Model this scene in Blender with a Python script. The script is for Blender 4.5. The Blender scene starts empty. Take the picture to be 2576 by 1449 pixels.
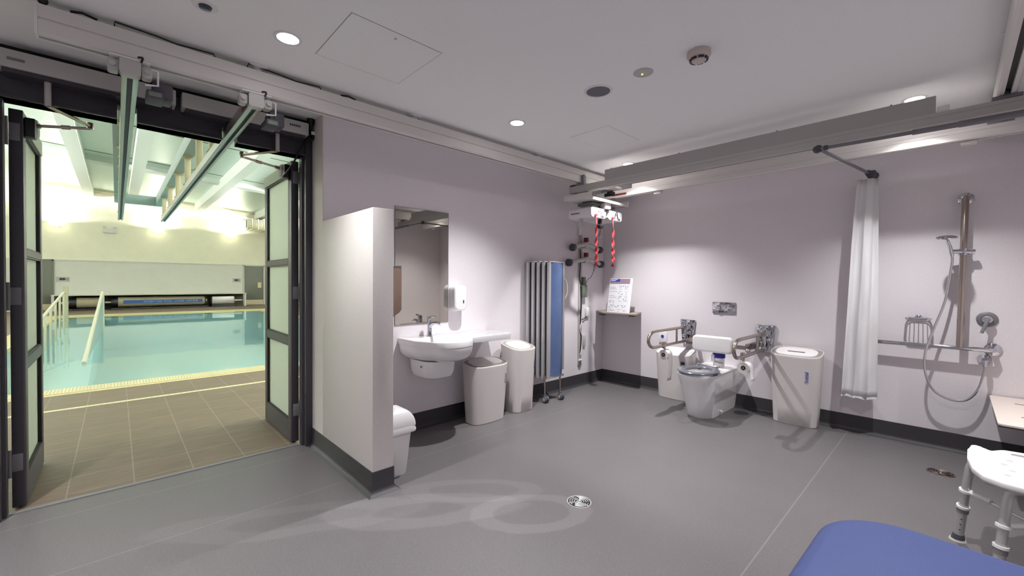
import bpy, bmesh, math, random
from math import sin, cos, pi, radians, sqrt, atan2
from mathutils import Vector, Matrix
random.seed(7)
S = bpy.context.scene
C = S.collection
XW, XD, XH, YB, YF, XR, ZC = -3.32, -3.57, -3.66, 4.855, -2.6, 0.68, 2.6

# ------------------------------------------------------------------ materials
def lin(c):
    return tuple(((v/255)/12.92 if v/255 <= .04045 else ((v/255+.055)/1.055)**2.4) for v in c)
def new_mat(name):
    m = bpy.data.materials.new(name); m.use_nodes = True
    nt = m.node_tree; b = nt.nodes['Principled BSDF']
    return m, nt, b
def N(nt, t, **kw):
    n = nt.nodes.new(t)
    for k, v in kw.items():
        if k in n.inputs: n.inputs[k].default_value = v
        else: setattr(n, k, v)
    return n
def P(name, rgb, rough=.5, metal=0., spec=.5, vary=None, bump=None, coat=0., emit=None):
    m, nt, b = new_mat(name)
    col = lin(rgb)
    b.inputs['Base Color'].default_value = (*col, 1)
    b.inputs['Roughness'].default_value = rough
    b.inputs['Metallic'].default_value = metal
    b.inputs['Specular IOR Level'].default_value = spec
    b.inputs['Coat Weight'].default_value = coat
    tc = nt.nodes.new('ShaderNodeTexCoord')
    if vary:
        n = N(nt, 'ShaderNodeTexNoise', Scale=vary[0], Detail=4.)
        nt.links.new(tc.outputs['Object'], n.inputs['Vector'])
        r = nt.nodes.new('ShaderNodeMapRange')
        r.inputs['From Min'].default_value = .3; r.inputs['From Max'].default_value = .7
        r.inputs['To Min'].default_value = 1-vary[1]; r.inputs['To Max'].default_value = 1+vary[1]
        nt.links.new(n.outputs['Fac'], r.inputs['Value'])
        x = nt.nodes.new('ShaderNodeVectorMath'); x.operation = 'SCALE'
        x.inputs[0].default_value = col
        nt.links.new(r.outputs['Result'], x.inputs['Scale'])
        nt.links.new(x.outputs['Vector'], b.inputs['Base Color'])
    if bump:
        n = N(nt, 'ShaderNodeTexNoise', Scale=bump[0], Detail=3.)
        nt.links.new(tc.outputs['Object'], n.inputs['Vector'])
        bp = N(nt, 'ShaderNodeBump', Strength=bump[1], Distance=.002)
        nt.links.new(n.outputs['Fac'], bp.inputs['Height'])
        nt.links.new(bp.outputs['Normal'], b.inputs['Normal'])
    if emit:
        b.inputs['Emission Color'].default_value = (*lin(emit[0]), 1)
        b.inputs['Emission Strength'].default_value = emit[1]
    return m

M = {}
M['wall'] = P('lilac_wall_vinyl', (229, 223, 227), .55, vary=(90, .03), bump=(400, .25))
M['wall_white'] = P('pale_wall_vinyl', (226, 220, 217), .5, vary=(90, .03), bump=(400, .25))
M['ceiling'] = P('ceiling_paint', (248, 247, 247), .85, vary=(60, .012))
M['skirt'] = P('charcoal_coved_vinyl', (54, 52, 55), .55, vary=(120, .06))
M['white'] = P('white_plastic', (232, 229, 230), .35)
M['whitematte'] = P('white_powder_coat', (222, 218, 214), .5)
M['ceramic'] = P('white_vitreous_china', (236, 234, 236), .12, coat=.4)
M['bin'] = P('white_bin_plastic', (214, 208, 206), .42, bump=(300, .15))
M['bingrey'] = P('warm_grey_lid_ring', (150, 143, 140), .45)
M['grey'] = P('mid_grey_plastic', (120, 118, 122), .45)
M['lightgrey'] = P('light_grey_enamel', (190, 187, 184), .45)
M['fascia'] = P('grey_fascia_panel', (178, 174, 172), .5)
M['dark'] = P('dark_grey_metal', (66, 63, 70), .45, spec=.5)
M['black'] = P('black_plastic', (18, 17, 19), .5)
M['seatgrey'] = P('grey_toilet_seat', (98, 100, 110), .2, coat=.4)
M['chrome'] = P('chrome', (205, 206, 212), .08, 1.)
M['steel'] = P('brushed_steel', (178, 166, 158), .26, 1.)
M['alu'] = P('aluminium', (200, 200, 203), .3, 1.)
M['trackalu'] = P('track_aluminium', (176, 174, 168), .38, .8)
M['alumatte'] = P('anodised_aluminium', (205, 203, 204), .42, .7)
M['tan_steel'] = P('bronze_tinted_steel', (176, 150, 136), .4, .5)
M['blue'] = P('blue_vinyl', (62, 74, 121), .45, bump=(250, .2))
M['bluescreen'] = P('blue_screen_fabric', (84, 104, 146), .35, vary=(8, .1))
M['navy'] = P('navy_shadow_fabric', (28, 36, 66), .6)  # darker copy of the screen blue, shade between folded panels painted in
M['bluetext'] = P('blue_print', (38, 62, 160), .5)
M['navytext'] = P('dark_navy_print', (40, 48, 92), .5)
M['bluelid'] = P('royal_blue_lid', (44, 42, 150), .35)
M['red'] = P('red_ribbon', (226, 66, 74), .45)
M['redp'] = P('red_plastic', (206, 40, 60), .35)
M['darkred'] = P('dark_red_clip', (120, 32, 36), .4)
M['paper'] = P('tissue_paper', (236, 232, 230), .9, bump=(200, .4))
M['print'] = P('sheet_paper', (226, 226, 232), .6)
M['lilac'] = P('lilac_print', (148, 124, 142), .6)
M['ink'] = P('dark_print', (52, 50, 56), .6)
M['curtain'] = P('white_curtain_fabric', (228, 226, 228), .7, bump=(60, .5))
M['seatcream'] = P('cream_fold_seat', (236, 222, 212), .4)
M['shelf'] = P('warm_grey_laminate', (140, 128, 122), .45)
M['rubber'] = P('grey_rubber', (78, 78, 86), .6)
M['greengrey'] = P('green_grey_plastic', (118, 126, 116), .5)
M['mirror'] = P('mirror_silver', (206, 204, 196), .015, 1.)
M['smoke'] = P('ivory_detector', (204, 190, 182), .45)
M['speaker'] = P('speaker_mesh_grey', (112, 110, 118), .7, bump=(900, .5))
M['lamp'] = P('lit_lamp_lens', (255, 250, 252), .4, emit=((255, 250, 252), 30.))
M['led'] = P('green_indicator', (180, 230, 120), .4, emit=((200, 240, 140), 1.0))
M['blueled'] = P('dark_sensor_lens', (62, 64, 84), .15, coat=.5)
M['poollamp'] = P('lit_pool_lamp', (255, 252, 225), .4, emit=((255, 252, 215), 3.))
M['far_white'] = P('pool_wall_panel_white', (226, 226, 220), .5, vary=(3, .02))
M['far_cream'] = P('pool_wall_cream_paint', (250, 247, 228), .7, vary=(3, .02))
M['poolceil'] = None
M['beampaint'] = P('pale_green_roof_paint', (205, 214, 200), .5)
M['framepaint'] = P('blue_green_frame_paint', (160, 180, 178), .45)
M['hanger'] = P('cream_hanger_steel', (212, 208, 178), .45)
M['fardoor'] = P('grey_far_door', (110, 112, 104), .5)
M['kick'] = P('beige_kick_plate', (206, 196, 168), .35, .3)
M['coping'] = P('cream_coping_tile', (226, 210, 158), .4)
M['grate'] = P('cream_overflow_grate', (232, 222, 188), .35)
M['pooltile'] = P('turquoise_pool_tile', (198, 232, 236), .5)
M['roller'] = P('beige_cover_roll', (176, 170, 146), .6, bump=(30, .6))
M['bannerblue'] = P('blue_banner', (48, 84, 150), .5)
M['bannerlight'] = P('pale_blue_lettering', (150, 182, 226), .5)
M['duct'] = P('galvanised_duct', (200, 196, 170), .4, .6)
M['ramprail'] = P('ivory_ramp_rail', (224, 220, 196), .35)
M['olive'] = P('olive_duct_grille', (96, 92, 70), .6)

def glass_mat():
    m, nt, b = new_mat('frosted_glass')
    o = nt.nodes['Material Output']
    d = N(nt, 'ShaderNodeBsdfDiffuse', Color=(.83, .88, .83, 1))
    t = N(nt, 'ShaderNodeBsdfTranslucent', Color=(.86, .92, .86, 1))
    g = N(nt, 'ShaderNodeBsdfGlossy', Color=(1, 1, 1, 1), Roughness=.25)
    a = N(nt, 'ShaderNodeMixShader', Fac=.55); c = N(nt, 'ShaderNodeMixShader', Fac=.06)
    L = nt.links.new
    L(d.outputs[0], a.inputs[1]); L(t.outputs[0], a.inputs[2])
    L(a.outputs[0], c.inputs[1]); L(g.outputs[0], c.inputs[2]); L(c.outputs[0], o.inputs['Surface'])
    return m
M['glass'] = glass_mat()
def water_mat():
    m, nt, b = new_mat('pool_water')
    o = nt.nodes['Material Output']; L = nt.links.new
    tc = nt.nodes.new('ShaderNodeTexCoord')
    n = N(nt, 'ShaderNodeTexNoise', Scale=1.6, Detail=3.); L(tc.outputs['Object'], n.inputs['Vector'])
    bp = N(nt, 'ShaderNodeBump', Strength=.10, Distance=.02); L(n.outputs['Fac'], bp.inputs['Height'])
    f = N(nt, 'ShaderNodeFresnel', IOR=1.4); L(bp.outputs[0], f.inputs['Normal'])
    t = N(nt, 'ShaderNodeBsdfTransparent', Color=(.87, .965, .985, 1))
    g = N(nt, 'ShaderNodeBsdfGlossy', Color=(.93, 1, .98, 1), Roughness=.03); L(bp.outputs[0], g.inputs['Normal'])
    x = nt.nodes.new('ShaderNodeMixShader')
    ge = nt.nodes.new('ShaderNodeNewGeometry'); iv = N(nt, 'ShaderNodeMath', operation='SUBTRACT'); iv.inputs[0].default_value = 1; L(ge.outputs['Backfacing'], iv.inputs[1])
    ml = N(nt, 'ShaderNodeMath', operation='MULTIPLY'); L(f.outputs[0], ml.inputs[0]); L(iv.outputs[0], ml.inputs[1])
    L(ml.outputs[0], x.inputs[0]); L(t.outputs[0], x.inputs[1]); L(g.outputs[0], x.inputs[2]); L(x.outputs[0], o.inputs['Surface'])
    return m
M['water'] = water_mat()

def floor_mat():
    m, nt, b = new_mat('speckled_grey_floor_vinyl'); L = nt.links.new
    tc = nt.nodes.new('ShaderNodeTexCoord'); sx = nt.nodes.new('ShaderNodeSeparateXYZ'); L(tc.outputs['Object'], sx.inputs[0])
    def mth(op, a, c=None, d=None):
        n = nt.nodes.new('ShaderNodeMath'); n.operation = op
        for i, v in enumerate((a, c, d)):
            if v is None: continue
            if isinstance(v, (int, float)): n.inputs[i].default_value = v
            else: L(v, n.inputs[i])
        return n.outputs[0]
    X, Y = sx.outputs[0], sx.outputs[1]
    sp = N(nt, 'ShaderNodeTexNoise', Scale=300., Detail=3.); L(tc.outputs['Object'], sp.inputs['Vector'])
    sp2 = N(nt, 'ShaderNodeTexNoise', Scale=90., Detail=3.); L(tc.outputs['Object'], sp2.inputs['Vector'])
    big = N(nt, 'ShaderNodeTexNoise', Scale=1.3, Detail=4.); L(tc.outputs['Object'], big.inputs['Vector'])
    v = mth('ADD', mth('MULTIPLY', mth('SUBTRACT', sp.outputs['Fac'], .5), .95), 1.)
    v = mth('ADD', v, mth('MULTIPLY', mth('SUBTRACT', sp2.outputs['Fac'], .5), .35))
    v = mth('ADD', v, mth('MULTIPLY', mth('SUBTRACT', big.outputs['Fac'], .5), .22))
    vor = N(nt, 'ShaderNodeTexVoronoi', Scale=70.); L(tc.outputs['Object'], vor.inputs['Vector'])
    fleck = mth('MULTIPLY', mth('LESS_THAN', vor.outputs['Distance'], .11), .5)
    v = mth('ADD', v, fleck)
    # weld seams
    for sxx in (-3.42, -2.765, -0.65):
        s = mth('LESS_THAN', mth('ABSOLUTE', mth('SUBTRACT', X, sxx)), .0035)
        v = mth('ADD', v, mth('MULTIPLY', s, .38))
    # dried water marks: rings and a band drawn out of the drain, paler than the vinyl
    wob = N(nt, 'ShaderNodeTexNoise', Scale=2.3, Detail=3.); L(tc.outputs['Object'], wob.inputs['Vector'])
    w = mth('MULTIPLY', mth('SUBTRACT', wob.outputs['Fac'], .5), .75)
    def ell(cx, cy, a, bb, ang, wd, amt, v):
        c, s = cos(ang), sin(ang)
        dx, dy = mth('SUBTRACT', X, cx), mth('SUBTRACT', Y, cy)
        u = mth('DIVIDE', mth('ADD', mth('MULTIPLY', dx, c), mth('MULTIPLY', dy, s)), a)
        q = mth('DIVIDE', mth('SUBTRACT', mth('MULTIPLY', dy, c), mth('MULTIPLY', dx, s)), bb)
        r = mth('SQRT', mth('ADD', mth('MULTIPLY', u, u), mth('MULTIPLY', q, q)))
        e = mth('ABSOLUTE', mth('ADD', mth('SUBTRACT', r, 1.), w))
        mr = nt.nodes.new('ShaderNodeMapRange'); L(e, mr.inputs['Value'])
        mr.inputs['From Min'].default_value = wd*.75; mr.inputs['From Max'].default_value = wd
        mr.inputs['To Min'].default_value = amt; mr.inputs['To Max'].default_value = 0
        return mth('ADD', v, mr.outputs[0])
    v = ell(-1.68, 1.72, .30, .16, .95, .28, .22, v)
    v = ell(-2.10, 1.30, .42, .13, .95, .45, .20, v)
    v = ell(-2.08, 1.66, .36, .12, .85, .28, .15, v)
    v = ell(-2.5, .72, .55, .12, 1.05, .40, .13, v)
    col = nt.nodes.new('ShaderNodeVectorMath'); col.operation = 'SCALE'
    col.inputs[0].default_value = lin((103, 99, 101)); L(v, col.inputs['Scale'])
    L(col.outputs[0], b.inputs['Base Color'])
    b.inputs['Roughness'].default_value = .42; b.inputs['Specular IOR Level'].default_value = .35
    bp = N(nt, 'ShaderNodeBump', Strength=.12, Distance=.002); L(sp.outputs['Fac'], bp.inputs['Height']); L(bp.outputs[0], b.inputs['Normal'])
    return m
M['floor'] = floor_mat()

def deck_mat():
    m, nt, b = new_mat('brown_deck_tile'); L = nt.links.new
    tc = nt.nodes.new('ShaderNodeTexCoord')
    br = nt.nodes.new('ShaderNodeTexBrick'); br.offset = .0; br.squash = 1.
    mp = nt.nodes.new('ShaderNodeMapping'); mp.inputs['Rotation'].default_value = (0, 0, pi/2); mp.inputs['Location'].default_value = (.08, .02, 0)
    L(tc.outputs['Object'], mp.inputs['Vector']); L(mp.outputs[0], br.inputs['Vector'])
    for k, v in (('Scale', 1.), ('Mortar Size', .004), ('Mortar Smooth', .2), ('Brick Width', .31), ('Row Height', .31), ('Bias', 0.)): br.inputs[k].default_value = v
    br.inputs['Color1'].default_value = (*lin((134, 114, 98)), 1); br.inputs['Color2'].default_value = (*lin((126, 108, 94)), 1)
    br.inputs['Mortar'].default_value = (*lin((158, 146, 126)), 1)
    n = N(nt, 'ShaderNodeTexNoise', Scale=6., Detail=5.)
    m2 = nt.nodes.new('ShaderNodeMapping'); m2.inputs['Scale'].default_value = (6, .8, 1); L(tc.outputs['Object'], m2.inputs['Vector']); L(m2.outputs[0], n.inputs['Vector'])
    mx = nt.nodes.new('ShaderNodeMix'); mx.data_type = 'RGBA'; mx.blend_type = 'MULTIPLY'; mx.inputs[0].default_value = .55
    L(br.outputs['Color'], mx.inputs[6]); L(n.outputs['Fac'], mx.inputs[7])
    g = nt.nodes.new('ShaderNodeMix'); g.data_type = 'RGBA'; g.blend_type = 'ADD'; g.inputs[0].default_value = .0
    L(mx.outputs[2], b.inputs['Base Color'])
    b.inputs['Roughness'].default_value = .5
    bp = N(nt, 'ShaderNodeBump', Strength=.25, Distance=.003); L(n.outputs['Fac'], bp.inputs['Height']); L(bp.outputs[0], b.inputs['Normal'])
    return m
M['deck'] = deck_mat()
def ceil_sheet():
    m, nt, b = new_mat('foil_faced_roof_sheet'); L = nt.links.new
    b.inputs['Base Color'].default_value = (*lin((208, 224, 212)), 1); b.inputs['Metallic'].default_value = .35; b.inputs['Roughness'].default_value = .4
    tc = nt.nodes.new('ShaderNodeTexCoord')
    w = N(nt, 'ShaderNodeTexWave', Scale=2.2, Distortion=.0); w.bands_direction = 'X'
    L(tc.outputs['Object'], w.inputs['Vector'])
    bp = N(nt, 'ShaderNodeBump', Strength=.25, Distance=.02); L(w.outputs['Fac'], bp.inputs['Height']); L(bp.outputs[0], b.inputs['Normal'])
    return m
M['poolceil'] = ceil_sheet()

# ------------------------------------------------------------------ mesh helpers
class MB:
    def __init__(s): s.bm = bmesh.new()
    def _bev(s, geom_verts, bev, seg=2):
        es = {e for v in geom_verts for e in v.link_edges}
        bmesh.ops.bevel(s.bm, geom=list(es), offset=bev, segments=seg, profile=.5, affect='EDGES')
    def box(s, x0, x1, y0, y1, z0, z1, bev=0, mat=None, seg=2):
        r = bmesh.ops.create_cube(s.bm, size=1)
        T = Matrix.Translation(((x0+x1)/2, (y0+y1)/2, (z0+z1)/2)) @ Matrix.Diagonal((abs(x1-x0), abs(y1-y0), abs(z1-z0), 1))
        if mat is not None: T = mat @ T
        bmesh.ops.transform(s.bm, matrix=T, verts=r['verts'])
        if bev: s._bev(r['verts'], bev, seg)
        return s
    def cyl(s, p0, p1, r, r2=None, seg=20, cap=True):
        p0, p1 = Vector(p0), Vector(p1); d = p1-p0
        R = d.to_track_quat('Z', 'Y').to_matrix().to_4x4()
        q = bmesh.ops.create_cone(s.bm, cap_ends=cap, segments=seg, radius1=r, radius2=r if r2 is None else r2, depth=d.length)
        bmesh.ops.transform(s.bm, matrix=Matrix.Translation((p0+p1)/2) @ R, verts=q['verts'])
        return s
    def sph(s, c, r, seg=16, sc=(1, 1, 1)):
        q = bmesh.ops.create_uvsphere(s.bm, u_segments=seg, v_segments=max(8, seg//2), radius=r)
        bmesh.ops.transform(s.bm, matrix=Matrix.Translation(c) @ Matrix.Diagonal((*sc, 1)), verts=q['verts'])
        return s
    def loft(s, rings, cap0=True, cap1=True, close=True):
        V = [[s.bm.verts.new(p) for p in r] for r in rings]
        n = len(V[0])
        for a, b in zip(V, V[1:]):
            for i in range(n if close else n-1):
                j = (i+1) % n
                try: s.bm.faces.new((a[i], a[j], b[j], b[i]))
                except ValueError: pass
        if cap0: s.bm.faces.new(V[0][::-1])
        if cap1: s.bm.faces.new(V[-1])
        return s
    def tube(s, pts, r, seg=10, closed=False, smooth=0, cap=True):
        P_ = [Vector(p) for p in pts]
        if smooth: P_ = catmull(P_, smooth, closed)
        n = len(P_); rings = []; up = None
        for i in range(n):
            a = P_[(i-1) % n] if (closed or i > 0) else P_[i]
            b = P_[(i+1) % n] if (closed or i < n-1) else P_[i]
            t = (b-a).normalized()
            if up is None:
                up = Vector((0, 0, 1)) if abs(t.z) < .9 else Vector((1, 0, 0))
            u = (up - t*up.dot(t)).normalized(); v = t.cross(u); up = u
            rr = r(i/(n-1)) if callable(r) else r
            rings.append([P_[i] + (u*cos(2*pi*k/seg)+v*sin(2*pi*k/seg))*rr for k in range(seg)])
        if closed: rings.append(rings[0]); return s.loft([list(q) for q in rings], False, False)
        return s.loft(rings, cap, cap)
    def lathe(s, prof, c=(0, 0, 0), axis=(0, 0, 1), seg=24, caps=True):
        q = Vector(axis).to_track_quat('Z', 'Y').to_matrix(); c = Vector(c)
        rings = [[c + q @ Vector((max(r, 1e-4)*cos(2*pi*k/seg), max(r, 1e-4)*sin(2*pi*k/seg), z)) for k in range(seg)] for r, z in prof]
        return s.loft(rings, caps, caps)
    def prism(s, ol, axis, a, b, bev=0, seg=2):
        """outline of 2-D points extruded along an axis: x -> (y,z), y -> (x,z), z -> (x,y)"""
        f = {'x': lambda p, t: (t, p[0], p[1]), 'y': lambda p, t: (p[0], t, p[1]), 'z': lambda p, t: (p[0], p[1], t)}[axis]
        V0 = [s.bm.verts.new(f(p, a)) for p in ol]; V1 = [s.bm.verts.new(f(p, b)) for p in ol]
        n = len(ol)
        for i in range(n): s.bm.faces.new((V0[i], V0[(i+1) % n], V1[(i+1) % n], V1[i]))
        s.bm.faces.new(V0[::-1]); s.bm.faces.new(V1)
        if bev:
            ring = set(V0) | set(V1)
            es = [e for e in s.bm.edges if e.verts[0] in ring and e.verts[1] in ring and ((e.verts[0] in V0) == (e.verts[1] in V0))]
            bmesh.ops.bevel(s.bm, geom=es, offset=bev, segments=seg, profile=.5, affect='EDGES')
        return s
    def quad(s, *ps):
        s.bm.faces.new([s.bm.verts.new(p) for p in ps]); return s
def catmull(P_, k, closed=False):
    out = []; n = len(P_)
    rng = range(n if closed else n-1)
    for i in rng:
        p0 = P_[(i-1) % n] if (closed or i > 0) else P_[i]*2-P_[i+1]
        p1, p2 = P_[i], P_[(i+1) % n]
        p3 = P_[(i+2) % n] if (closed or i < n-2) else p2*2-p1
        for j in range(k):
            t = j/k
            out.append(.5*((2*p1)+(p2-p0)*t+(2*p0-5*p1+4*p2-p3)*t*t+(3*p1-p0-3*p2+p3)*t*t*t))
    if not closed: out.append(P_[-1])
    return out
def rrect(cx, cy, w, h, r, n=5):
    o = []
    for (sx, sy, a0) in ((1, 1, 0), (-1, 1, pi/2), (-1, -1, pi), (1, -1, 3*pi/2)):
        for i in range(n+1):
            a = a0+pi/2*i/n
            o.append((cx+sx*(w/2-r)+r*cos(a), cy+sy*(h/2-r)+r*sin(a)))
    return o
def superell(cx, cy, a, b, e, n=40):
    o = []
    for i in range(n):
        t = 2*pi*i/n; c, s_ = cos(t), sin(t)
        o.append((cx+a*math.copysign(abs(c)**(2/e), c), cy+b*math.copysign(abs(s_)**(2/e), s_)))
    return o

def pillow(mb, axis, a, b, cx, cy, w, h, r, d, n=6):
    """rounded slab: outline in the plane across the axis, its b side rounded over by d"""
    f = {'x': lambda p, t: (t, p[0], p[1]), 'y': lambda p, t: (p[0], t, p[1]), 'z': lambda p, t: (p[0], p[1], t)}[axis]
    sg = 1 if b > a else -1; rings = [[f(p, a) for p in rrect(cx, cy, w, h, r, n)]]
    for i in range(7):
        t = pi/2*i/6; q = d*(1-cos(t)); rings.append([f(p, b-sg*d*(1-sin(t))) for p in rrect(cx, cy, w-2*q, h-2*q, max(r-q, .002), n)])
    return mb.loft(rings)
def wloc(o):
    v = Vector((0, 0, 0))
    while o is not None: v += Vector(o.location); o = o.parent
    return v
def props(o, label, cat, group, kind):
    if label: o['label'] = label
    if cat: o['category'] = cat
    if group: o['group'] = group
    if kind: o['kind'] = kind
def finish(me, ang=38):
    for p in me.polygons: p.use_smooth = True
    me.set_sharp_from_angle(angle=radians(ang))
def put(mb, name, mat, parent=None, label=None, cat=None, group=None, kind=None, ang=38):
    bmesh.ops.recalc_face_normals(mb.bm, faces=mb.bm.faces)
    me = bpy.data.meshes.new(name); 
    if parent is not None: off = wloc(parent)
    elif kind == 'structure': off = Vector((0, 0, 0))
    else:
        xs = [v.co for v in mb.bm.verts]
        lo = [min(c[i] for c in xs) for i in range(3)]; hi = [max(c[i] for c in xs) for i in range(3)]
        off = Vector(((lo[0]+hi[0])/2, (lo[1]+hi[1])/2, lo[2]))
    bmesh.ops.translate(mb.bm, vec=-off, verts=mb.bm.verts)
    mb.bm.to_mesh(me); mb.bm.free(); finish(me, ang)
    me.materials.append(M[mat] if isinstance(mat, str) else mat)
    o = bpy.data.objects.new(name, me); C.objects.link(o)
    if parent is not None: o.parent = parent
    else: o.location = off
    props(o, label, cat, group, kind)
    return o
def thing(name, label, cat, loc, group=None, kind=None):
    o = bpy.data.objects.new(name, None); C.objects.link(o); o.location = loc; o.empty_display_size = .05
    props(o, label, cat, group, kind); return o
def struct(mb, name, mat, label=None, ang=38): return put(mb, name, mat, kind='structure', label=label, cat=None, ang=ang)
def B(*a, **k): return MB().box(*a, **k)
def text(body, size, mtx, mat, name, parent, depth=.0006):
    cu = bpy.data.curves.new('lettering_source', 'FONT'); cu.body = body; cu.size = size; cu.extrude = depth; cu.align_x = 'CENTER'; cu.align_y = 'CENTER'
    o = bpy.data.objects.new('lettering_source', cu); C.objects.link(o)
    me = bpy.data.meshes.new_from_object(o); bpy.data.objects.remove(o); bpy.data.curves.remove(cu)
    me.transform(Matrix.Translation(-wloc(parent)) @ mtx); me.name = name
    me.materials.clear(); me.materials.append(M[mat])
    t = bpy.data.objects.new(name, me); C.objects.link(t); t.parent = parent
    return t
def basis(x, y, o):
    x, y = Vector(x).normalized(), Vector(y).normalized(); z = x.cross(y)
    m = Matrix((x, y, z)).transposed().to_4x4(); m.translation = Vector(o); return m

# ------------------------------------------------------------------ room shell
struct(B(XH, XR+.1, YF-.1, YB+.1, -.12, 0), 'floor', 'floor', 'speckled grey vinyl floor of the changing room')
struct(B(XH, XR+.1, YF-.1, YB+.1, ZC, ZC+.12), 'ceiling', 'ceiling', 'flat white painted changing room ceiling')
struct(B(XH, XW, 1.15, YB+.1, 0, ZC), 'wall_left', 'wall', 'lilac grey wall behind the mirror and basin')
struct(B(XW, XR+.1, YB, YB+.1, 0, ZC), 'wall_back', 'wall', 'lilac grey wall behind the toilet and shower')
struct(B(XR, XR+.1, YF, YB, 0, ZC), 'wall_right', 'wall', 'lilac grey wall beside the shower seat')
struct(B(XD, XR+.1, YF-.1, YF, 0, ZC), 'wall_front', 'wall', 'lilac grey wall opposite the toilet wall')
struct(B(XH, XD, YF-.1, -.52, 0, ZC), 'wall_door', 'wall_white', 'pale wall beside the pool doorway')
struct(B(XD, XW, 1.146, 1.151, 0, ZC), 'trim_8', 'wall_white', 'pale lining of the wall return beside the doorway')
struct(B(XW, -2.46, 1.146, 1.285, 0, 1.785, bev=.003), 'wall_partition', 'wall_white', 'low pale partition wall screening the basin')

def skirt(pts, nrm, name, lab, m0=0, m1=0):
    """coved skirting: profile swept along one straight run; pts two floor points, nrm the inward normal"""
    (x0, y0), (x1, y1) = pts; nx, ny = nrm
    prof = [(0, .145), (.004, .145), (.005, .14), (.005, .035), (.009, .02), (.018, .009), (.034, .002), (.036, .0005), (0, .0005)]
    ln_ = sqrt((x1-x0)**2+(y1-y0)**2); ax_, ay_ = (x1-x0)/ln_, (y1-y0)/ln_
    r = [[(x+nx*d+ax_*d*m, y+ny*d+ay_*d*m, z) for d, z in prof] for x, y, m in ((x0, y0, -m0), (x1, y1, m1))]
    return struct(MB().loft(r), name, 'skirt', lab)
skirt(((XW, 1.285), (XW, YB)), (1, 0), 'baseboard_left', 'charcoal coved skirting under the basin wall')
skirt(((XW, YB), (XR, YB)), (0, -1), 'baseboard_back', 'charcoal coved skirting along the toilet and shower wall')
skirt(((XR, YF), (XR, YB)), (-1, 0), 'baseboard_right', 'charcoal coved skirting under the shower seat')
skirt(((XD, 1.146), (-2.46, 1.146)), (0, -1), 'baseboard_partition', 'charcoal coved skirting along the partition face', 0, 1)
skirt(((-2.46, 1.146), (-2.46, 1.285)), (1, 0), 'baseboard_partition_end', 'charcoal coved skirting round the partition end', 1, 1)
skirt(((XW, 1.285), (-2.46, 1.285)), (0, 1), 'baseboard_partition_rear', 'charcoal coved skirting behind the partition', 0, 1)

# door frame
fr = MB()
fr.box(XH-.03, -3.55, 1.095, 1.15, 0, 2.55, bev=.003); fr.box(XH, -3.60, 1.08, 1.10, 0, 2.32)
fr.box(XH-.03, -3.55, -.52, -.465, 0, 2.55, bev=.003); fr.box(XH, -3.60, -.47, -.45, 0, 2.32)
fr.box(XH-.03, -3.575, -.465, 1.095, 2.412, 2.55)
for ya, yb in ((-.465, .008), (.102, .548), (.642, 1.095)):
    fr.box(XH-.03, -3.575, ya, yb, 2.32, 2.412); fr.box(XH-.03, -3.555, ya, yb, 2.32, 2.332)
struct(fr, 'trim_1', 'dark', 'dark grey metal frame round the pool doorway')
struct(B(XH-.03, -3.56, -.52, 1.15, 2.55, ZC), 'trim_2', 'black', 'black band painted as the shadow gap above the pool doorway')  # solid black box; the shade of the gap is put into its colour
struct(B(-3.665, -3.63, -.465, 1.095, 0, .004), 'trim_3', 'grey', 'thin metal threshold strip in the pool doorway')

# ------------------------------------------------------------------ pool hall
HX0, HY0, HY1 = -26.2, -6.5, 8.5
PX0, PX1, PY0, PY1 = -22.0, -7.42, -1.5, 4.75
dk = MB()
for a in ((PX1+.42, XH, HY0, HY1), (HX0, PX0-.35, HY0, HY1), (PX0-.35, PX1+.42, HY0, PY0-.35), (PX0-.35, PX1+.42, PY1+.35, HY1)):
    dk.box(a[0], a[1], a[2], a[3], -.12, 0)
struct(dk, 'pool_deck', 'deck', 'brown tiled deck round the pool')
cp = MB()
cp.box(PX1, PX1+.42, PY0-.35, PY1+.35, -.12, .002); cp.box(PX0-.35, PX0, PY0-.35, PY1+.35, -.12, .002)
cp.box(PX0, PX1, PY0-.35, PY0, -.12, .002); cp.box(PX0, PX1, PY1, PY1+.35, -.12, .002)
struct(cp, 'trim_4', 'coping', 'cream tiled coping round the pool edge')
gr = MB()
k = PY0-.2
while k < PY1+.3:
    gr.box(PX1+.03, PX1+.33, k, k+.021, .002, .007); k += .030
put(gr, 'overflow_grate', 'grate', label='slatted cream overflow grate along the near pool edge', cat='grate')
st = MB(); k = HY0+2
while k < HY1-2:
    st.box(-6.25, -6.18, k, k+.0505, 0, .003); k += .052
put(st, 'mosaic_strip', 'grate', label='thin cream mosaic strip set in the brown deck', cat='tile strip')
bs = MB()
bs.box(PX0, PX1, PY0, PY1, -1.5, -1.3); bs.box(PX0-.1, PX0, PY0, PY1, -1.4, -.12); bs.box(PX1, PX1+.1, PY0, PY1, -1.4, -.12)
bs.box(PX0, PX1, PY0-.1, PY0, -1.4, -.12); bs.box(PX0, PX1, PY1, PY1+.1, -1.4, -.12)
struct(bs, 'pool_basin', 'pooltile', 'turquoise tiled basin of the swimming pool')
struct(MB().quad((PX0, PY0, -.035), (PX1, PY0, -.035), (PX1, PY1, -.035), (PX0, PY1, -.035)), 'pool_water', 'water', 'calm turquoise water filling the pool')
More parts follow.
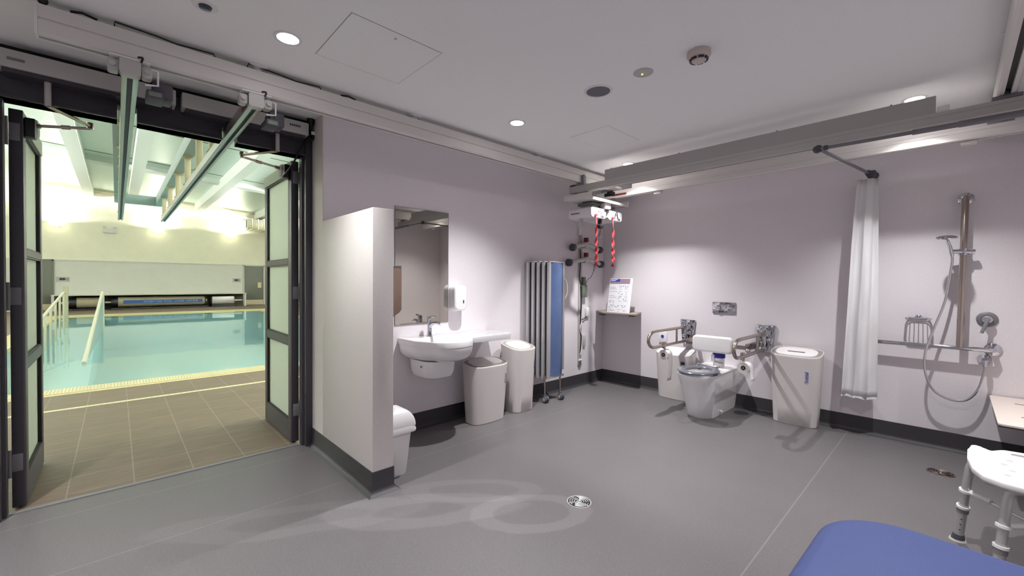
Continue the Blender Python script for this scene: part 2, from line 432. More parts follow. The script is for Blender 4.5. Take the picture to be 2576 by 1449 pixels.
# dark lane lines on the entry ramp
rp = MB()
ramp_y0, ramp_y1 = PY0, -.42
rp.loft([[(PX1-.02, ramp_y0, -1.25), (PX1-.02, ramp_y1, -1.25), (PX1-.02, ramp_y1, -1.3), (PX1-.02, ramp_y0, -1.3)],
         [(-18, ramp_y0, -.1), (-18, ramp_y1, -.1), (-18, ramp_y1, -1.3), (-18, ramp_y0, -1.3)]])
rp.box(PX0, -18, ramp_y0, ramp_y1, -1.3, -.1)
struct(rp, 'pool_ramp', 'pooltile', 'sunken tiled entry ramp along the pool side')

def zroof(y): return 5.28-.054*y
struct(B(HX0-.15, HX0, HY0, HY1, -.1, 2.15), 'wall_far', 'far_white', 'white panelled lower wall at the far end of the pool hall')
fw = MB(); fw.prism([(HY0, 2.15), (HY1, 2.15), (HY1, zroof(HY1)), (HY0, zroof(HY0))], 'x', HX0-.15, HX0-.02)
struct(fw, 'wall_far_upper', 'far_cream', 'cream upper wall at the far end of the pool hall')
struct(B(HX0-.02, HX0+.03, HY0, HY1, 2.13, 2.17), 'trim_5', 'far_white', 'thin ledge between the far wall panels and the cream wall')
struct(B(HX0, XH, HY0-.15, HY0, -.1, 6), 'wall_hall_side', 'far_cream', 'cream side wall of the pool hall')
struct(B(HX0, XH, HY1, HY1+.15, -.1, 6), 'wall_hall_opposite', 'far_cream', 'cream opposite side wall of the pool hall')
nw = MB(); nw.box(XH-.02, XH+.03, HY0, -.52, -.1, 6); nw.box(XH-.02, XH+.03, 1.15, HY1, -.1, 6); nw.box(XH-.02, XH+.03, -.52, 1.15, ZC, 6)
struct(nw, 'wall_hall_near', 'far_cream', 'cream pool hall wall around the doorway')
hc = MB(); hc.prism([(HY0, zroof(HY0)), (HY1, zroof(HY1)), (HY1, zroof(HY1)+.1), (HY0, zroof(HY0)+.1)], 'x', HX0-.1, XH)
struct(hc, 'hall_ceiling', 'poolceil', 'shiny pale green lined roof over the pool')
def beam(y, w, h, x0, x1, lab, n):
    b = MB(); b.prism([(y-w/2, zroof(y)-h), (y+w/2, zroof(y)-h), (y+w/2, zroof(y)+.02), (y-w/2, zroof(y)+.02)], 'x', x0, x1)
    struct(b, 'roof_beam', 'beampaint', lab)
beam(-.85, .3, .36, HX0, XH-.1, 'pale roof beam on the ramp side of the pool', 1)
beam(.55, .3, .36, HX0, XH-.1, 'pale roof beam running over the hoist frame', 2)
beam(3.0, .3, .36, HX0, XH-.1, 'pale roof beam over the open side of the pool', 3)
beam(5.6, .3, .36, HX0, XH-.1, 'pale roof beam beside the air duct', 4)
for x, lab in ((-19.3, 'pale cross beam under the pool roof nearer the far wall'), (-11.5, 'pale cross beam under the pool roof nearer the doorway')):
    b = MB(); b.prism([(HY0, zroof(HY0)-.16), (HY1, zroof(HY1)-.16), (HY1, zroof(HY1)), (HY0, zroof(HY0))], 'x', x-.22, x+.22)
    struct(b, 'roof_beam', 'beampaint', lab)
for x in (-18.4, -14.5, -10.): 
    b = MB(); b.prism([(HY0, zroof(HY0)-.006), (HY1, zroof(HY1)-.006), (HY1, zroof(HY1)), (HY0, zroof(HY0))], 'x', x-.03, x+.03)
    struct(b, 'trim_6', 'olive', 'dark joint line across the pool roof')
b = MB(); b.prism([(HY0, zroof(HY0)-.1), (HY1, zroof(HY1)-.1), (HY1, zroof(HY1)), (HY0, zroof(HY0))], 'x', HX0-.02, HX0+.25)
struct(b, 'trim_7', 'duct', 'grey gutter trim where the far wall meets the roof')

def uplight(y, lab):
    t = thing('wall_uplight', lab, 'wall light', (HX0, y, 3.55), 'uplights on the far pool wall')
    put(MB().lathe([(.03, 0), (.14, .03), (.22, .1), (.25, .17), (.24, .18)], (HX0+.24, y, 3.55), (0, 0, 1), 24), 'bowl', 'poollamp', t)
    put(B(HX0-.02, HX0+.05, y-.12, y+.12, 3.58, 3.72, bev=.01), 'bracket', 'white', t)
    l = bpy.data.lights.new('uplight_lamp', 'SPOT'); l.energy = UPW; l.color = (1, .95, .84); l.spot_size = radians(176); l.spot_blend = .08; l.shadow_soft_size = .12
    o = bpy.data.objects.new('uplight_lamp', l); C.objects.link(o); o.parent = t; o.location = (.26, 0, .24); o.rotation_euler = (pi, 0, 0)
UPW = 95
uplight(-1.8, 'glowing bowl uplight on the far pool wall above the ramp rail')
uplight(1.42, 'glowing bowl uplight on the far pool wall beyond the hoist track ends')
uplight(4.34, 'glowing bowl uplight on the far pool wall next to the air duct')
# unseen uplights added on the hall's other walls to fill it with light
def added_uplight(x, y, nrm, lab):
    t = thing('wall_uplight', lab, 'wall light', (x, y, 3.55), 'added uplights on the pool hall side walls')
    c = (x+nrm[0]*.24, y+nrm[1]*.24)
    put(MB().lathe([(.03, 0), (.14, .03), (.22, .1), (.25, .17), (.24, .18)], (*c, 3.55), (0, 0, 1), 24), 'bowl', 'poollamp', t)
    l = bpy.data.lights.new('uplight_lamp', 'SPOT'); l.energy = SUPW; l.color = (1, .95, 1.0); l.spot_size = radians(176); l.spot_blend = .08; l.shadow_soft_size = .12
    o = bpy.data.objects.new('uplight_lamp', l); C.objects.link(o); o.parent = t; o.location = (nrm[0]*.26, nrm[1]*.26, .24); o.rotation_euler = (pi, 0, 0)
SUPW = 2450
for x in (-18.5, -10.5):
    added_uplight(x, HY0, (0, 1), 'added unseen bowl uplight on a pool hall side wall')
    added_uplight(x, HY1, (0, -1), 'added unseen bowl uplight on a pool hall side wall')
for y in (4.5,):
    added_uplight(XH-.02, y, (-1, 0), 'added unseen bowl uplight on a pool hall side wall')

def far_door(y0, y1, lab, plate):
    t = thing('door', lab, 'door', (HX0, (y0+y1)/2, 0), kind='structure')
    t.name = 'door_3' if plate else 'door_4'
    put(B(HX0, HX0+.05, y0, y1, .28, 2.1, bev=.004), 'leaf', 'fardoor', t)
    put(B(HX0, HX0+.055, y0+.01, y1-.01, .02, .28), 'kick_plate', 'kick', t)
    f = MB()
    f.box(HX0, HX0+.07, y0-.06, y0, 0, 2.16); f.box(HX0, HX0+.07, y1, y1+.06, 0, 2.16); f.box(HX0, HX0+.07, y0-.06, y1+.06, 2.1, 2.16)
    put(f, 'door_frame', 'far_white' if plate else 'fardoor', t)
    if plate: put(B(HX0+.05, HX0+.06, y1-.27, y1-.10, .93, 1.22), 'notice', 'kick', t)
far_door(4.98, 5.88, 'grey door with a beige kick plate at the far pool wall by the roller end', True)
far_door(-3.0, -1.98, 'grey door at the far pool wall beyond the ramp handrail', False)
def sign(y0, y1, lab):
    t = thing('depth_sign', lab, 'sign', (HX0, (y0+y1)/2, 1.2))
    put(B(HX0, HX0+.012, y0, y1, 1.22, 1.43), 'sign_plate', 'lightgrey', t)
    w = y1-y0
    for k in (.36, .56):
        put(MB().cyl((HX0+.012, y0+w*k, 1.335), (HX0+.016, y0+w*k, 1.335), .055), 'pictogram', 'ink', t)
    put(B(HX0+.012, HX0+.015, y0+w*.74, y0+w*.92, 1.27, 1.38), 'caption_block', 'bingrey', t)
sign(-1.86, -1.46, 'small grey sign on the far pool wall above the ramp handrail')
sign(4.46, 4.82, 'small grey sign on the far pool wall next to the grey door')
t = thing('emergency_light', 'twin headed emergency light on the far pool wall', 'emergency light', (HX0, -.22, 3.4))
put(B(HX0-.02, HX0+.12, -.42, 0, 3.42, 3.62, bev=.015), 'battery_box', 'white', t)
for y in (-.38, -.04): put(MB().sph((HX0+.08, y, 3.68), .06), 'lamp_head', 'white', t)
t = thing('air_duct', 'boxy metal air duct at the far pool wall', 'duct', (HX0, 5.8, 3.98))
d = MB(); d.box(HX0+.002, HX0+1.2, 4.9, 7.2, 3.98, 4.5, bev=.01)
for k in range(8): d.box(HX0+.002, HX0+1.23, 5.1+.27*k, 5.14+.27*k, 3.96, 4.52)
put(d, 'duct_body', 'duct', t); put(B(HX0+.002, HX0+1.1, 4.86, 4.9, 4.02, 4.46), 'end_cap', 'lightgrey', t)
# bench/canopy with pool cover rollers
t = thing('roller_canopy', 'long white ledge over the pool cover rollers', 'ledge', (HX0+.6, 1.5, 0))
put(B(HX0, HX0+.9, -1.95, 4.93, .635, .67), 'ledge_top', 'far_white', t)
for y in (-1.9, 4.86): put(B(HX0+.82, HX0+.88, y-.04, y+.04, 0, .635), 'leg', 'alumatte', t)
put(B(HX0, HX0+.02, -1.95, 4.93, 0, .635), 'back_panel', 'olive', t)
def roll(y0, y1, lab, banner, tl, tr):
    t = thing('pool_cover_roll', lab, 'pool cover', (HX0+.45, (y0+y1)/2, 0), 'pool cover rolls under the ledge')
    x, z = HX0+.55, .32
    put(MB().cyl((x, y0, z), (x, y1, z), .22, seg=28), 'rolled_cover', 'roller', t)
    put(MB().cyl((x, y0-.05, z), (x, y0+.17, z), .235, seg=28), 'end_band', 'black', t)
    if banner: put(MB().cyl((x, y1-.03, z), (x, y1+.02, z), .235, seg=28), 'end_band', 'black', t)
    put(MB().cyl((x, y0-tl, z), (x, y1+tr, z), .07), 'roller_tube', 'alu', t)
    put(B(x-.25, x+.25, y0-.05, y1+.05, 0, .08), 'cradle', 'black', t)
    if banner:
        put(B(x+.205, x+.226, y0+.34, y1-.12, z-.065, z+.085), 'banner', 'bannerblue', t)
        yy = y0+1.02
        for wd in ('SUNBATHER', 'POOL', 'COVER', 'SYSTEMS'):
            o = text(wd, .118, basis((0, 1, 0), (0, 0, 1), (x+.2275, 0, z+.008)), 'bannerlight', 'banner_lettering', t)
            lo, hi = min(v.co.y for v in o.data.vertices), max(v.co.y for v in o.data.vertices)
            o.location.y = yy-wloc(t).y-lo; yy += hi-lo+.07
roll(-1.4, -.5, 'short beige pool cover roll behind the ramp rail', False, .35, .08)
roll(-.12, 3.2, 'long pool cover roll with a blue lettered banner', True, .25, .08)
t = thing('pool_cover_roll', 'stubby metal cased pool cover roll next to the ledge leg', 'pool cover', (HX0+.45, 4.0, 0), 'pool cover rolls under the ledge')
put(B(HX0+.33, HX0+.77, 3.46, 4.42, .14, .52, bev=.05), 'housing', 'alumatte', t); put(B(HX0+.25, HX0+.85, 3.45, 4.43, 0, .14), 'cradle', 'black', t)
put(MB().cyl((HX0+.55, 4.42, .3), (HX0+.55, 4.8, .3), .06), 'roller_tube', 'alu', t)
# ramp rail with its infill panel, descending into the water
t = thing('ramp_rail', 'long sloping ivory rail with a glass infill going down into the pool', 'rail', (-13, -.35, -.035))
A0, A1 = Vector((-9.6, -.385, -.02)), Vector((-16.6, -.29, .97))
put(MB().tube([A0, A1], .031, 12), 'top_rail', 'ramprail', t)
pn = MB(); pn.loft([[(A0.x-.3, A0.y-.01, -.05), (A0.x-.3, A0.y+.01, -.05), (A0.x, A0.y+.01, A0.z), (A0.x, A0.y-.01, A0.z)],
                    [(A1.x, A1.y-.01, -.15), (A1.x, A1.y+.01, -.15), (A1.x, A1.y+.01, A1.z), (A1.x, A1.y-.01, A1.z)]])
put(pn, 'infill_panel', 'framepaint', t)
put(MB().cyl((A1.x, A1.y, -.15), (A1.x, A1.y, .99), .04), 'end_post', 'ramprail', t)
t = thing('ramp_handrail', 'ivory handrail with upright posts at the head of the pool ramp', 'handrail', (-15, -1.1, -.05))
h0, h1 = Vector((-12.2, -1.12, .46)), Vector((-17, -1.07, .95))
put(MB().tube([h0+Vector((.6, 0, -.35)), h0, h1, h1+Vector((-.5, 0, 0))], .03, 10), 'rail', 'ramprail', t)
for k in range(6):
    p = h0.lerp(h1, (k+.2)/5.2); put(MB().cyl((p.x, p.y, -.2), (p.x, p.y, p.z), .022, seg=12), 'post', 'ramprail', t)
put(MB().cyl((-17.4, -1.05, -.05), (-17.4, -1.05, 1.12), .05), 'end_post', 'duct', t)

# hoist tracks running out over the pool
def track(y, lab, xe):
    t = thing('hoist_track', lab, 'hoist track', ((-2.8+xe)/2, y, 2.335), 'hoist tracks through the pool doorway')
    pr = MB()
    pr.prism([(y-.032, 2.405), (y-.032, 2.34), (y-.02, 2.335), (y-.011, 2.335), (y-.011, 2.35), (y+.011, 2.35), (y+.011, 2.335), (y+.02, 2.335), (y+.032, 2.34), (y+.032, 2.405)], 'x', xe, -2.83)
    put(pr, 'rail', 'trackalu', t)
    put(B(xe, -2.84, y-.0112, y+.0112, 2.348, 2.351), 'slot', 'rubber', t)  # dark strip that paints shade into the track's underside groove
    e = MB(); e.prism(rrect(y, 2.370, .078, .076, .012, 3), 'x', -2.84, -2.785)
    put(e, 'end_block', 'lightgrey', t)
    for s in (-1, 1):
        br = MB(); br.prism(rrect(y+s*.062, 2.368, .042, .055, .012, 3), 'x', -2.86, -2.80, bev=.004)
        br.cyl((-2.80, y+s*.064, 2.37), (-2.788, y+s*.064, 2.37), .012); put(br, 'clamp', 'lightgrey', t)
    put(B(-2.90, -2.78, y-.075, y+.075, 2.407, 2.414, bev=.002), 'clamp_plate', 'white', t)
    put(B(-2.905, -2.845, y-.03, y+.02, 2.412, 2.432, bev=.003), 'hanger_bracket', 'whitematte', t)
    rd = MB(); rd.tube([(-2.80, y+.03, 2.432), (-2.775, y+.045, 2.425), (-2.775, y+.04, 2.40)], .005, 8, smooth=6); put(rd, 'cable', 'black', t)
    m = MB(); m.box(-2.99, -2.87, y+.085, y+.17, 2.275, 2.36, bev=.012); m.box(-2.97, -2.83, y+.06, y+.13, 2.262, 2.30, bev=.006)
    put(m, 'gate_motor', 'rubber', t)
    put(B(-2.832, -2.829, y+.07, y+.12, 2.268, 2.29), 'rating_label', 'greengrey', t)
    g = MB(); g.tube([(-2.815, y+.06, 2.395), (-2.815, y+.105, 2.39), (-2.815, y+.105, 2.32), (-2.815, y+.055, 2.31)], .005, 8); put(g, 'guard_loop', 'white', t)
    return t
t1 = track(.055, 'aluminium hoist track on the ramp side of the doorway, jutting toward the pool', -9.75)
t2 = track(.595, 'aluminium hoist track with a red marking, running diagonally out of the doorway', -9.5)
put(B(-3.02, -2.88, .5622, .563, 2.355, 2.385), 'warning_label', 'darkred', t2)
t = thing('hoist_gantry', 'pale steel frame hanging over the pool that carries the hoist tracks', 'hoist frame', (-7, .3, 2.31))
f = MB(); f.prism([(.545, 2.72), (.645, 2.72), (.645, 2.88), (.545, 2.88)], 'x', -10.3, -3.8); put(f, 'long_beam', 'framepaint', t)
f = MB(); f.prism([(-.02, 2.72), (.12, 2.72), (.12, 2.88), (-.02, 2.88)], 'x', -10.3, -3.8); put(f, 'long_beam', 'framepaint', t)
put(B(-10.44, -10.3, -.02, .64, 2.72, 2.88, bev=.004), 'cross_beam', 'framepaint', t)
for y in (.055, .595):
    for x in (-4.3, -5.1, -6.0, -7.0, -8.1, -9.2):
        h = MB(); h.box(x-.03, x+.03, y-.026, y+.026, 2.407, 2.72, bev=.004); h.box(x-.055, x+.055, y-.045, y+.045, 2.704, 2.722); h.box(x-.05, x+.05, y-.04, y+.04, 2.406, 2.416)
        put(h, 'hanger', 'hanger', t)
for x in (-4.6,):
    for y in (.05, .57): put(MB().cyl((x, y, 2.86), (x, y, zroof(y)-.3), .05, seg=14), 'drop_rod', 'framepaint', t)

# ------------------------------------------------------------------ glazed doors to the pool
def leaf(y0, y1, x0, x1, name, lab, pside, hside):
    """open at right angles: runs along x from hinge x1 to free edge x0"""
    t = thing(name, lab, 'door', ((x0+x1)/2, (y0+y1)/2, 0), kind='structure')
    f = MB(); z0, z1 = .012, 2.30
    f.box(x1-.09, x1, y0, y1, z0, z1, bev=.003); f.box(x0, x0+.075, y0, y1, z0, z1, bev=.003)
    for a, b_ in ((z0, .175), (.80, .865), (1.465, 1.505), (2.2, z1)): f.box(x0+.075, x1-.09, y0, y1, a, b_)
    put(f, 'door_frame', 'dark', t)
    ym = (y0+y1)/2
    for a, b_ in ((.175, .80), (.865, 1.465), (1.505, 2.2)):
        put(B(x0+.07, x1-.085, ym-.006, ym+.006, a-.005, b_+.005), 'glass_pane', 'glass', t)
        g = MB(); ys = y0+.012 if pside < 0 else y1-.012
        for q in ((x0+.075, x1-.09, a, a+.01), (x0+.075, x1-.09, b_-.01, b_)): g.box(q[0], q[1], ys-.008, ys+.008, q[2], q[3])
        for q in ((x0+.075, x0+.085), (x1-.1, x1-.09)): g.box(q[0], q[1], ys-.008, ys+.008, a, b_)
        put(g, 'glazing_gasket', 'black', t)
    for z in (.22, 1.18, 2.12):
        h = MB(); h.box(x1-.001, x1+.003, y0+.012 if hside > 0 else y0+.002, y1+.012 if hside > 0 else y1-.012, z, z+.1, bev=.002)
        yy = y1+.006 if hside > 0 else y0-.006
        h.cyl((x1+.006, yy, z-.03), (x1+.006, yy, z+.13), .007, seg=12)
        for dz in (.02, .05, .08): h.cyl((x1+.003, (y0+y1)/2, z+dz), (x1+.005, (y0+y1)/2, z+dz), .005, seg=10)
        put(h, 'hinge', 'grey', t)
    return t
dR = leaf(1.032, 1.088, -4.53, -3.70, 'door_1', 'open glazed door leaf beside the low partition', -1, 1)
dL = leaf(-.442, -.386, -4.50, -3.70, 'door_2', 'open glazed door leaf at the edge of the view', 1, -1)
# pale cap along the top rail of the door leaves on the pool face
put(B(-4.52, -3.84, 1.026, 1.032, 2.205, 2.298), 'top_rail_cover', 'beampaint', dR)
put(B(-4.49, -3.84, -.386, -.380, 2.205, 2.298), 'top_rail_cover', 'beampaint', dL)

def operator(y0, y1, ysp, lab, elbow, brk, arm_y):
    t = thing('door_operator', lab, 'door operator', (-3.5, (y0+y1)/2, 2.32), 'automatic door operators over the pool doorway')
    put(B(-3.575, -3.455, y0, y1, 2.453, 2.548, bev=.006), 'cover', 'lightgrey', t)
    put(B(-3.585, -3.47, y0+.02, y1-.02, 2.43, 2.453), 'chassis', 'dark', t)
    put(MB().cyl((-3.51, ysp, 2.30), (-3.51, ysp, 2.44), .014, seg=14), 'spindle', 'lightgrey', t)
    a = MB(); a.tube([(-3.51, ysp, 2.302), elbow], .011, 8); a.cyl((elbow[0], elbow[1], elbow[2]-.02), (elbow[0], elbow[1], elbow[2]+.02), .017)
    put(a, 'upper_arm', 'steel', t)
    e2 = (elbow[0], elbow[1], elbow[2]-.015)
    a = MB(); a.tube([e2, brk], .009, 8); mid = Vector(e2).lerp(Vector(brk), .35); a.cyl(mid, Vector(e2).lerp(Vector(brk), .5), .014, seg=10)
    a.cyl(Vector(e2).lerp(Vector(brk), .85), brk, .016, seg=10)
    put(a, 'lower_arm', 'steel', t)
    return t
o1 = operator(.315, 1.09, .885, 'grey door operator with a small black badge nearest the partition', (-3.80, .71, 2.30), (-3.83, .985, 2.255), 1.03)
for k in range(6): put(B(-3.455, -3.4535, .955+k*.013, .964+k*.013, 2.50, 2.515), 'badge_letter', 'ink', o1)
o2 = operator(-.455, .285, -.274, 'grey door operator with a slotted vent farthest from the partition', (-3.76, -.115, 2.295), (-3.80, -.365, 2.245), -.38)
put(B(-3.456, -3.4535, -.415, -.352, 2.490, 2.505, bev=.0005), 'vent_slot', 'grey', o2)
for lf, y, s, nm in ((dR, 1.032, -1, 1), (dL, -.386, 1, 2)):
    k = MB(); ya, yb = (y-.05, y-.004) if s < 0 else (y+.004, y+.05)
    k.box(-3.88, -3.79, ya, yb, 2.19, 2.285, bev=.012); put(k, 'arm_bracket', 'lightgrey', lf)
    put(B(-3.80, -3.72, y-.045 if s < 0 else y+.001, y-.001 if s < 0 else y+.045, 2.16, 2.27, bev=.006), 'cable_box', 'black', lf)

t = thing('door_cable', 'black power cable with a white tag looping down the door frame', 'cable', (-3.5, 1.1, 2.1))
c = MB(); c.tube([(-3.50, 1.118, 2.55), (-3.50, 1.122, 2.51), (-3.50, 1.137, 2.47), (-3.50, 1.125, 2.435), (-3.505, 1.105, 2.45), (-3.51, 1.10, 2.48), (-3.52, 1.085, 2.42), (-3.53, 1.04, 2.33), (-3.60, 1.01, 2.24), (-3.74, .985, 2.17)], .0075, 8, smooth=6); put(c, 'cable', 'black', t)
put(MB().lathe([(.004, 0), (.010, .006), (.014, .03), (.027, .055), (.028, .085)], (-3.5, 1.118, 2.515), (0, 0, 1), 16), 'plug', 'black', t)
put(B(-3.49, -3.487, 1.118, 1.152, 2.478, 2.502), 'tag', 'white', t)

# ------------------------------------------------------------------ ceiling hoist in the room
def rrail(x, y0, y1, lab):
    t = thing('ceiling_rail', lab, 'hoist rail', (x, (y0+y1)/2, 2.43), 'fixed hoist rails under the ceiling')
    p = MB()
    p.prism([(x-.04, 2.565), (x-.04, 2.44), (x-.03, 2.43), (x-.013, 2.43), (x-.013, 2.45), (x+.013, 2.45), (x+.013, 2.43), (x+.03, 2.43), (x+.04, 2.44), (x+.04, 2.497), (x+.034, 2.4985), (x+.034, 2.5045), (x+.04, 2.506), (x+.04, 2.565)], 'y', y0, y1)
    put(p, 'rail', 'whitematte', t)
    put(B(x-.012, x+.012, y0, y1, 2.449, 2.452), 'slot', 'black', t)
    put(B(x-.042, x+.042, y0-.012, y0, 2.43, 2.567, bev=.003), 'end_cap', 'white', t)
    return t
rl = rrail(-2.875, -.25, 4.78, 'long white hoist rail above the basin wall side')
rr = rrail(.19, -1.4, 4.78, 'long white hoist rail above the shower seat side')
def rosette(x, y, par):
    q = MB(); q.cyl((x, y, 2.565), (x, y, 2.588), .022, seg=16); q.lathe([(.058, 0), (.056, .008), (.03, .014)], (x, y, 2.599), (0, 0, -1), 24)
    put(q, 'ceiling_mount', 'white', par)
for y in (.617, 1.67, 3.06, 4.5): rosette(-2.875, y, rl)
for y in (.0, 1.67, 3.3, 4.5): rosette(.19, y, rr)
for pts in (((-2.845, .0, 2.567), (-2.845, .0, 2.592), (-2.845, .16, 2.585), (-2.845, .24, 2.576), (-2.845, .40, 2.584), (-2.845, .405, 2.567)),
            ((-2.845, .56, 2.567), (-2.845, .565, 2.592), (-2.845, .74, 2.582), (-2.845, .82, 2.574), (-2.845, .965, 2.584), (-2.845, .97, 2.567))):
    put(MB().tube(pts, .004, 6), 'retaining_wire', 'black', rl)
put(MB().sph((-2.845, -.235, 2.585), .018), 'fixing_knob', 'black', rl)
for q in (((-2.845, -.15, 2.575), (-2.845, -.11, 2.585), (-2.845, -.06, 2.574)), ((-2.845, 1.10, 2.573), (-2.845, 1.15, 2.582), (-2.845, 1.2, 2.572))): put(MB().tube(q, .006, 6), 'fixing_clip', 'black', rl)

t = thing('traverse_beam', 'front hoist beam with a tall grey fascia, spanning between the two ceiling rails', 'hoist beam', (-1.3, 3.77, 2.33), 'crossing hoist beams')
def beamprof(y, z0, z1):
    return [(y-.035, z1), (y-.035, z0+.055), (y-.032, z0+.053), (y-.032, z0+.049), (y-.035, z0+.047), (y-.035, z0+.006), (y-.028, z0), (y-.011, z0), (y-.011, z0+.015), (y+.011, z0+.015), (y+.011, z0), (y+.028, z0), (y+.035, z0+.006), (y+.035, z1)]
FY, FZ, RY, RZ = 3.77, 2.33, 4.28, 2.325
p = MB(); p.prism(beamprof(FY, FZ, FZ+.076), 'x', -3.02, .37); put(p, 'beam', 'lightgrey', t)
put(B(-2.547, -.10, FY-.033, FY-.025, FZ+.076, FZ+.184), 'fascia', 'fascia', t)
put(B(-3.015, -2.95, FY-.033, FY+.035, FZ+.076, FZ+.095, bev=.004), 'end_stop', 'black', t)
put(B(-.096, -.04, FY-.03, FY, FZ+.076, FZ+.115, bev=.003), 'fascia_bracket', 'white', t)
for x in (-2.47, -1.75, -.97, -.31): put(MB().sph((x, FY-.029, FZ+.186), .006, 8), 'fascia_clip', 'grey', t)
for x in (-2.875, .19):
    put(B(x-.06, x+.06, FY-.04, FY+.04, FZ+.078, 2.428, bev=.004), 'carriage', 'grey', t)
k = MB(); k.prism(rrect(FY-.04, 2.462, .045, .10, .022, 4), 'x', -2.834, -2.80, bev=.006); k.box(-2.845, -2.80, FY-.06, FY-.02, 2.407, 2.42); put(k, 'buffer', 'grey', t)
put(B(-2.8, -.2, FY-.002, FY+.012, FZ+.0145, FZ+.016), 'slot', 'black', t)

t = thing('traverse_beam', 'rear hoist beam with a white box cover, nearest the toilet wall', 'hoist beam', (-1.3, 4.28, 2.325), 'crossing hoist beams')
p = MB(); p.prism(beamprof(RY, RZ, RZ+.076), 'x', -3.02, .37); put(p, 'beam', 'whitematte', t)
put(B(-2.53, .37, RY-.035, RY+.035, RZ+.076, 2.452, bev=.002), 'cover_box', 'whitematte', t)
for x in (-2.875, .19): put(B(x-.06, x+.06, RY-.04, RY+.04, RZ+.078, 2.428, bev=.004), 'carriage', 'grey', t)
put(B(-2.79, -2.60, RY-.041, RY-.036, RZ+.018, RZ+.038), 'warning_label', 'darkred', t)
e = MB(); e.box(-2.89, -2.75, RY-.045, RY-.035, RZ+.025, RZ+.065); e.box(-2.85, -2.77, RY-.05, RY-.035, RZ+.042, RZ+.085, bev=.004); put(e, 'end_stop', 'black', t)
for x in (-2.24, .05): put(B(x-.04, x+.04, RY-.01, RY+.05, RZ-.025, RZ-.001, bev=.006), 'sensor', 'whitematte', t)
put(MB().tube([(-2.83, FY+.04, 2.415), (-2.75, FY+.15, 2.41), (-2.66, FY+.28, 2.415), (-2.66, RY-.05, 2.415)], .012, 8, smooth=5), 'cross_link', 'whitematte', t)

t = thing('ceiling_hoist', 'white twin motor ceiling hoist with red emergency ribbons hanging from the beams', 'hoist', (-2.9, 4.05, 2.05))
pl = MB(); pl.box(-3.05, -2.70, 3.70, 4.45, 2.245, 2.255, bev=.003); pl.box(-2.705, -2.695, 3.69, 4.45, 2.23, 2.26, bev=.002); pl.box(-3.06, -2.69, 3.69, 3.715, 2.245, 2.305, bev=.003); pl.box(-3.0, -2.69, 4.43, 4.45, 2.245, 2.295, bev=.003)
put(pl, 'hanger_plate', 'whitematte', t)
pl = MB(); pl.box(-2.99, -2.78, 3.85, 4.30, 2.20, 2.225, bev=.004); pl.box(-2.95, -2.82, 3.9, 4.25, 2.225, 2.246); put(pl, 'turntable', 'grey', t)
put(B(-2.80, -2.72, 4.02, 4.12, 2.168, 2.235, bev=.006), 'junction_box', 'white', t)
for x in (-2.95, -2.80):
    for y_, z_ in ((FY, FZ), (RY, RZ)): put(MB().cyl((x, y_, 2.25), (x, y_, z_+.01), .02), 'trolley', 'grey', t)
for y_ in (3.88, 4.20): put(B(-2.96, -2.80, y_, y_+.1, 2.165, 2.202), 'motor_mount', 'lightgrey', t)
for ya, yb in ((3.785, 4.07), (4.115, 4.405)):
    bx = pillow(MB(), 'x', -3.06, -2.75, (ya+yb)/2, 2.11, yb-ya, .115, .035, .008); ob = put(bx, 'motor_unit', 'white', t)
    put(MB().cyl((-2.752, ya+.075, 2.075), (-2.735, ya+.075, 2.075), .018), 'emergency_pull', 'redp', ob)
    cb = MB(); cb.tube([(-2.745, ya+.12, 2.07), (-2.735, ya+.13, 2.14), (-2.735, ya+.16, 2.145), (-2.74, ya+.18, 2.09), (-2.745, ya+.23, 2.075)], .0045, 6, smooth=5); put(cb, 'wiring', 'black' if ya > 4 else 'grey', ob)
# two twisted ribbons
for y in (3.862, 4.192):
    rb = MB(); L_, Rr = [], []
    z0, z1, n = 2.065, 1.515, 44
    rr_ = random.Random(int(y*100))
    for i in range(n+1):
        u = i/n; z = z0+(z1-z0)*u; a = 9*u*(1+u*.8)+.4; wd = .004+.017*min(1, u*4)*(.75+.25*sin(5*u+y))
        cx, cy = -2.735+.006*sin(9*u), y+.007*sin(7*u+y)
        L_.append((cx+wd*cos(a), cy+wd*sin(a), z)); Rr.append((cx-wd*cos(a), cy-wd*sin(a), z))
    rb.loft([[L_[i], Rr[i]] for i in range(n+1)], False, False, close=False)
    o = put(rb, 'pull_ribbon', 'red', t)
    sm = o.modifiers.new('thickness', 'SOLIDIFY'); sm.thickness = .0016; sm.offset = 0
for y, z in ((3.83, 1.99), (4.02, 1.98)):
    h = MB(); h.cyl((-2.80-(.12 if y < 3.9 else 0), y, 2.06), (-2.80-(.12 if y < 3.9 else 0), y, 2.0), .022, seg=14)
    h.box(-2.83-(.12 if y < 3.9 else 0), -2.77-(.12 if y < 3.9 else 0), y-.03, y+.03, z-.03, z+.01, bev=.006); put(h, 'strap_hook', 'lightgrey' if y < 3.9 else 'black', t)
cc = MB(); pts = []
a, b_ = Vector((-2.79, 4.02, 1.95)), Vector((-3.02, 4.22, 1.47))
for i in range(160):
    u = i/159; c0 = a.lerp(b_, u); th = u*2*pi*26
    pts.append(c0+Vector((cos(th)*.011, sin(th)*.011, 0)))
cc.tube(pts, .0032, 5); cc.tube([b_, (-3.12, 4.30, 1.40), (-3.22, 4.36, 1.36), (-3.262, 4.375, 1.28)], .004, 6, smooth=6)
put(cc, 'coiled_cord', 'grey', t)
mk = MB()
for i in range(7): mk.box(-3.03+i*.018, -3.018+i*.018, 3.7835, 3.7848, 2.10, 2.114)
put(mk, 'maker_lettering', 'ink', t)

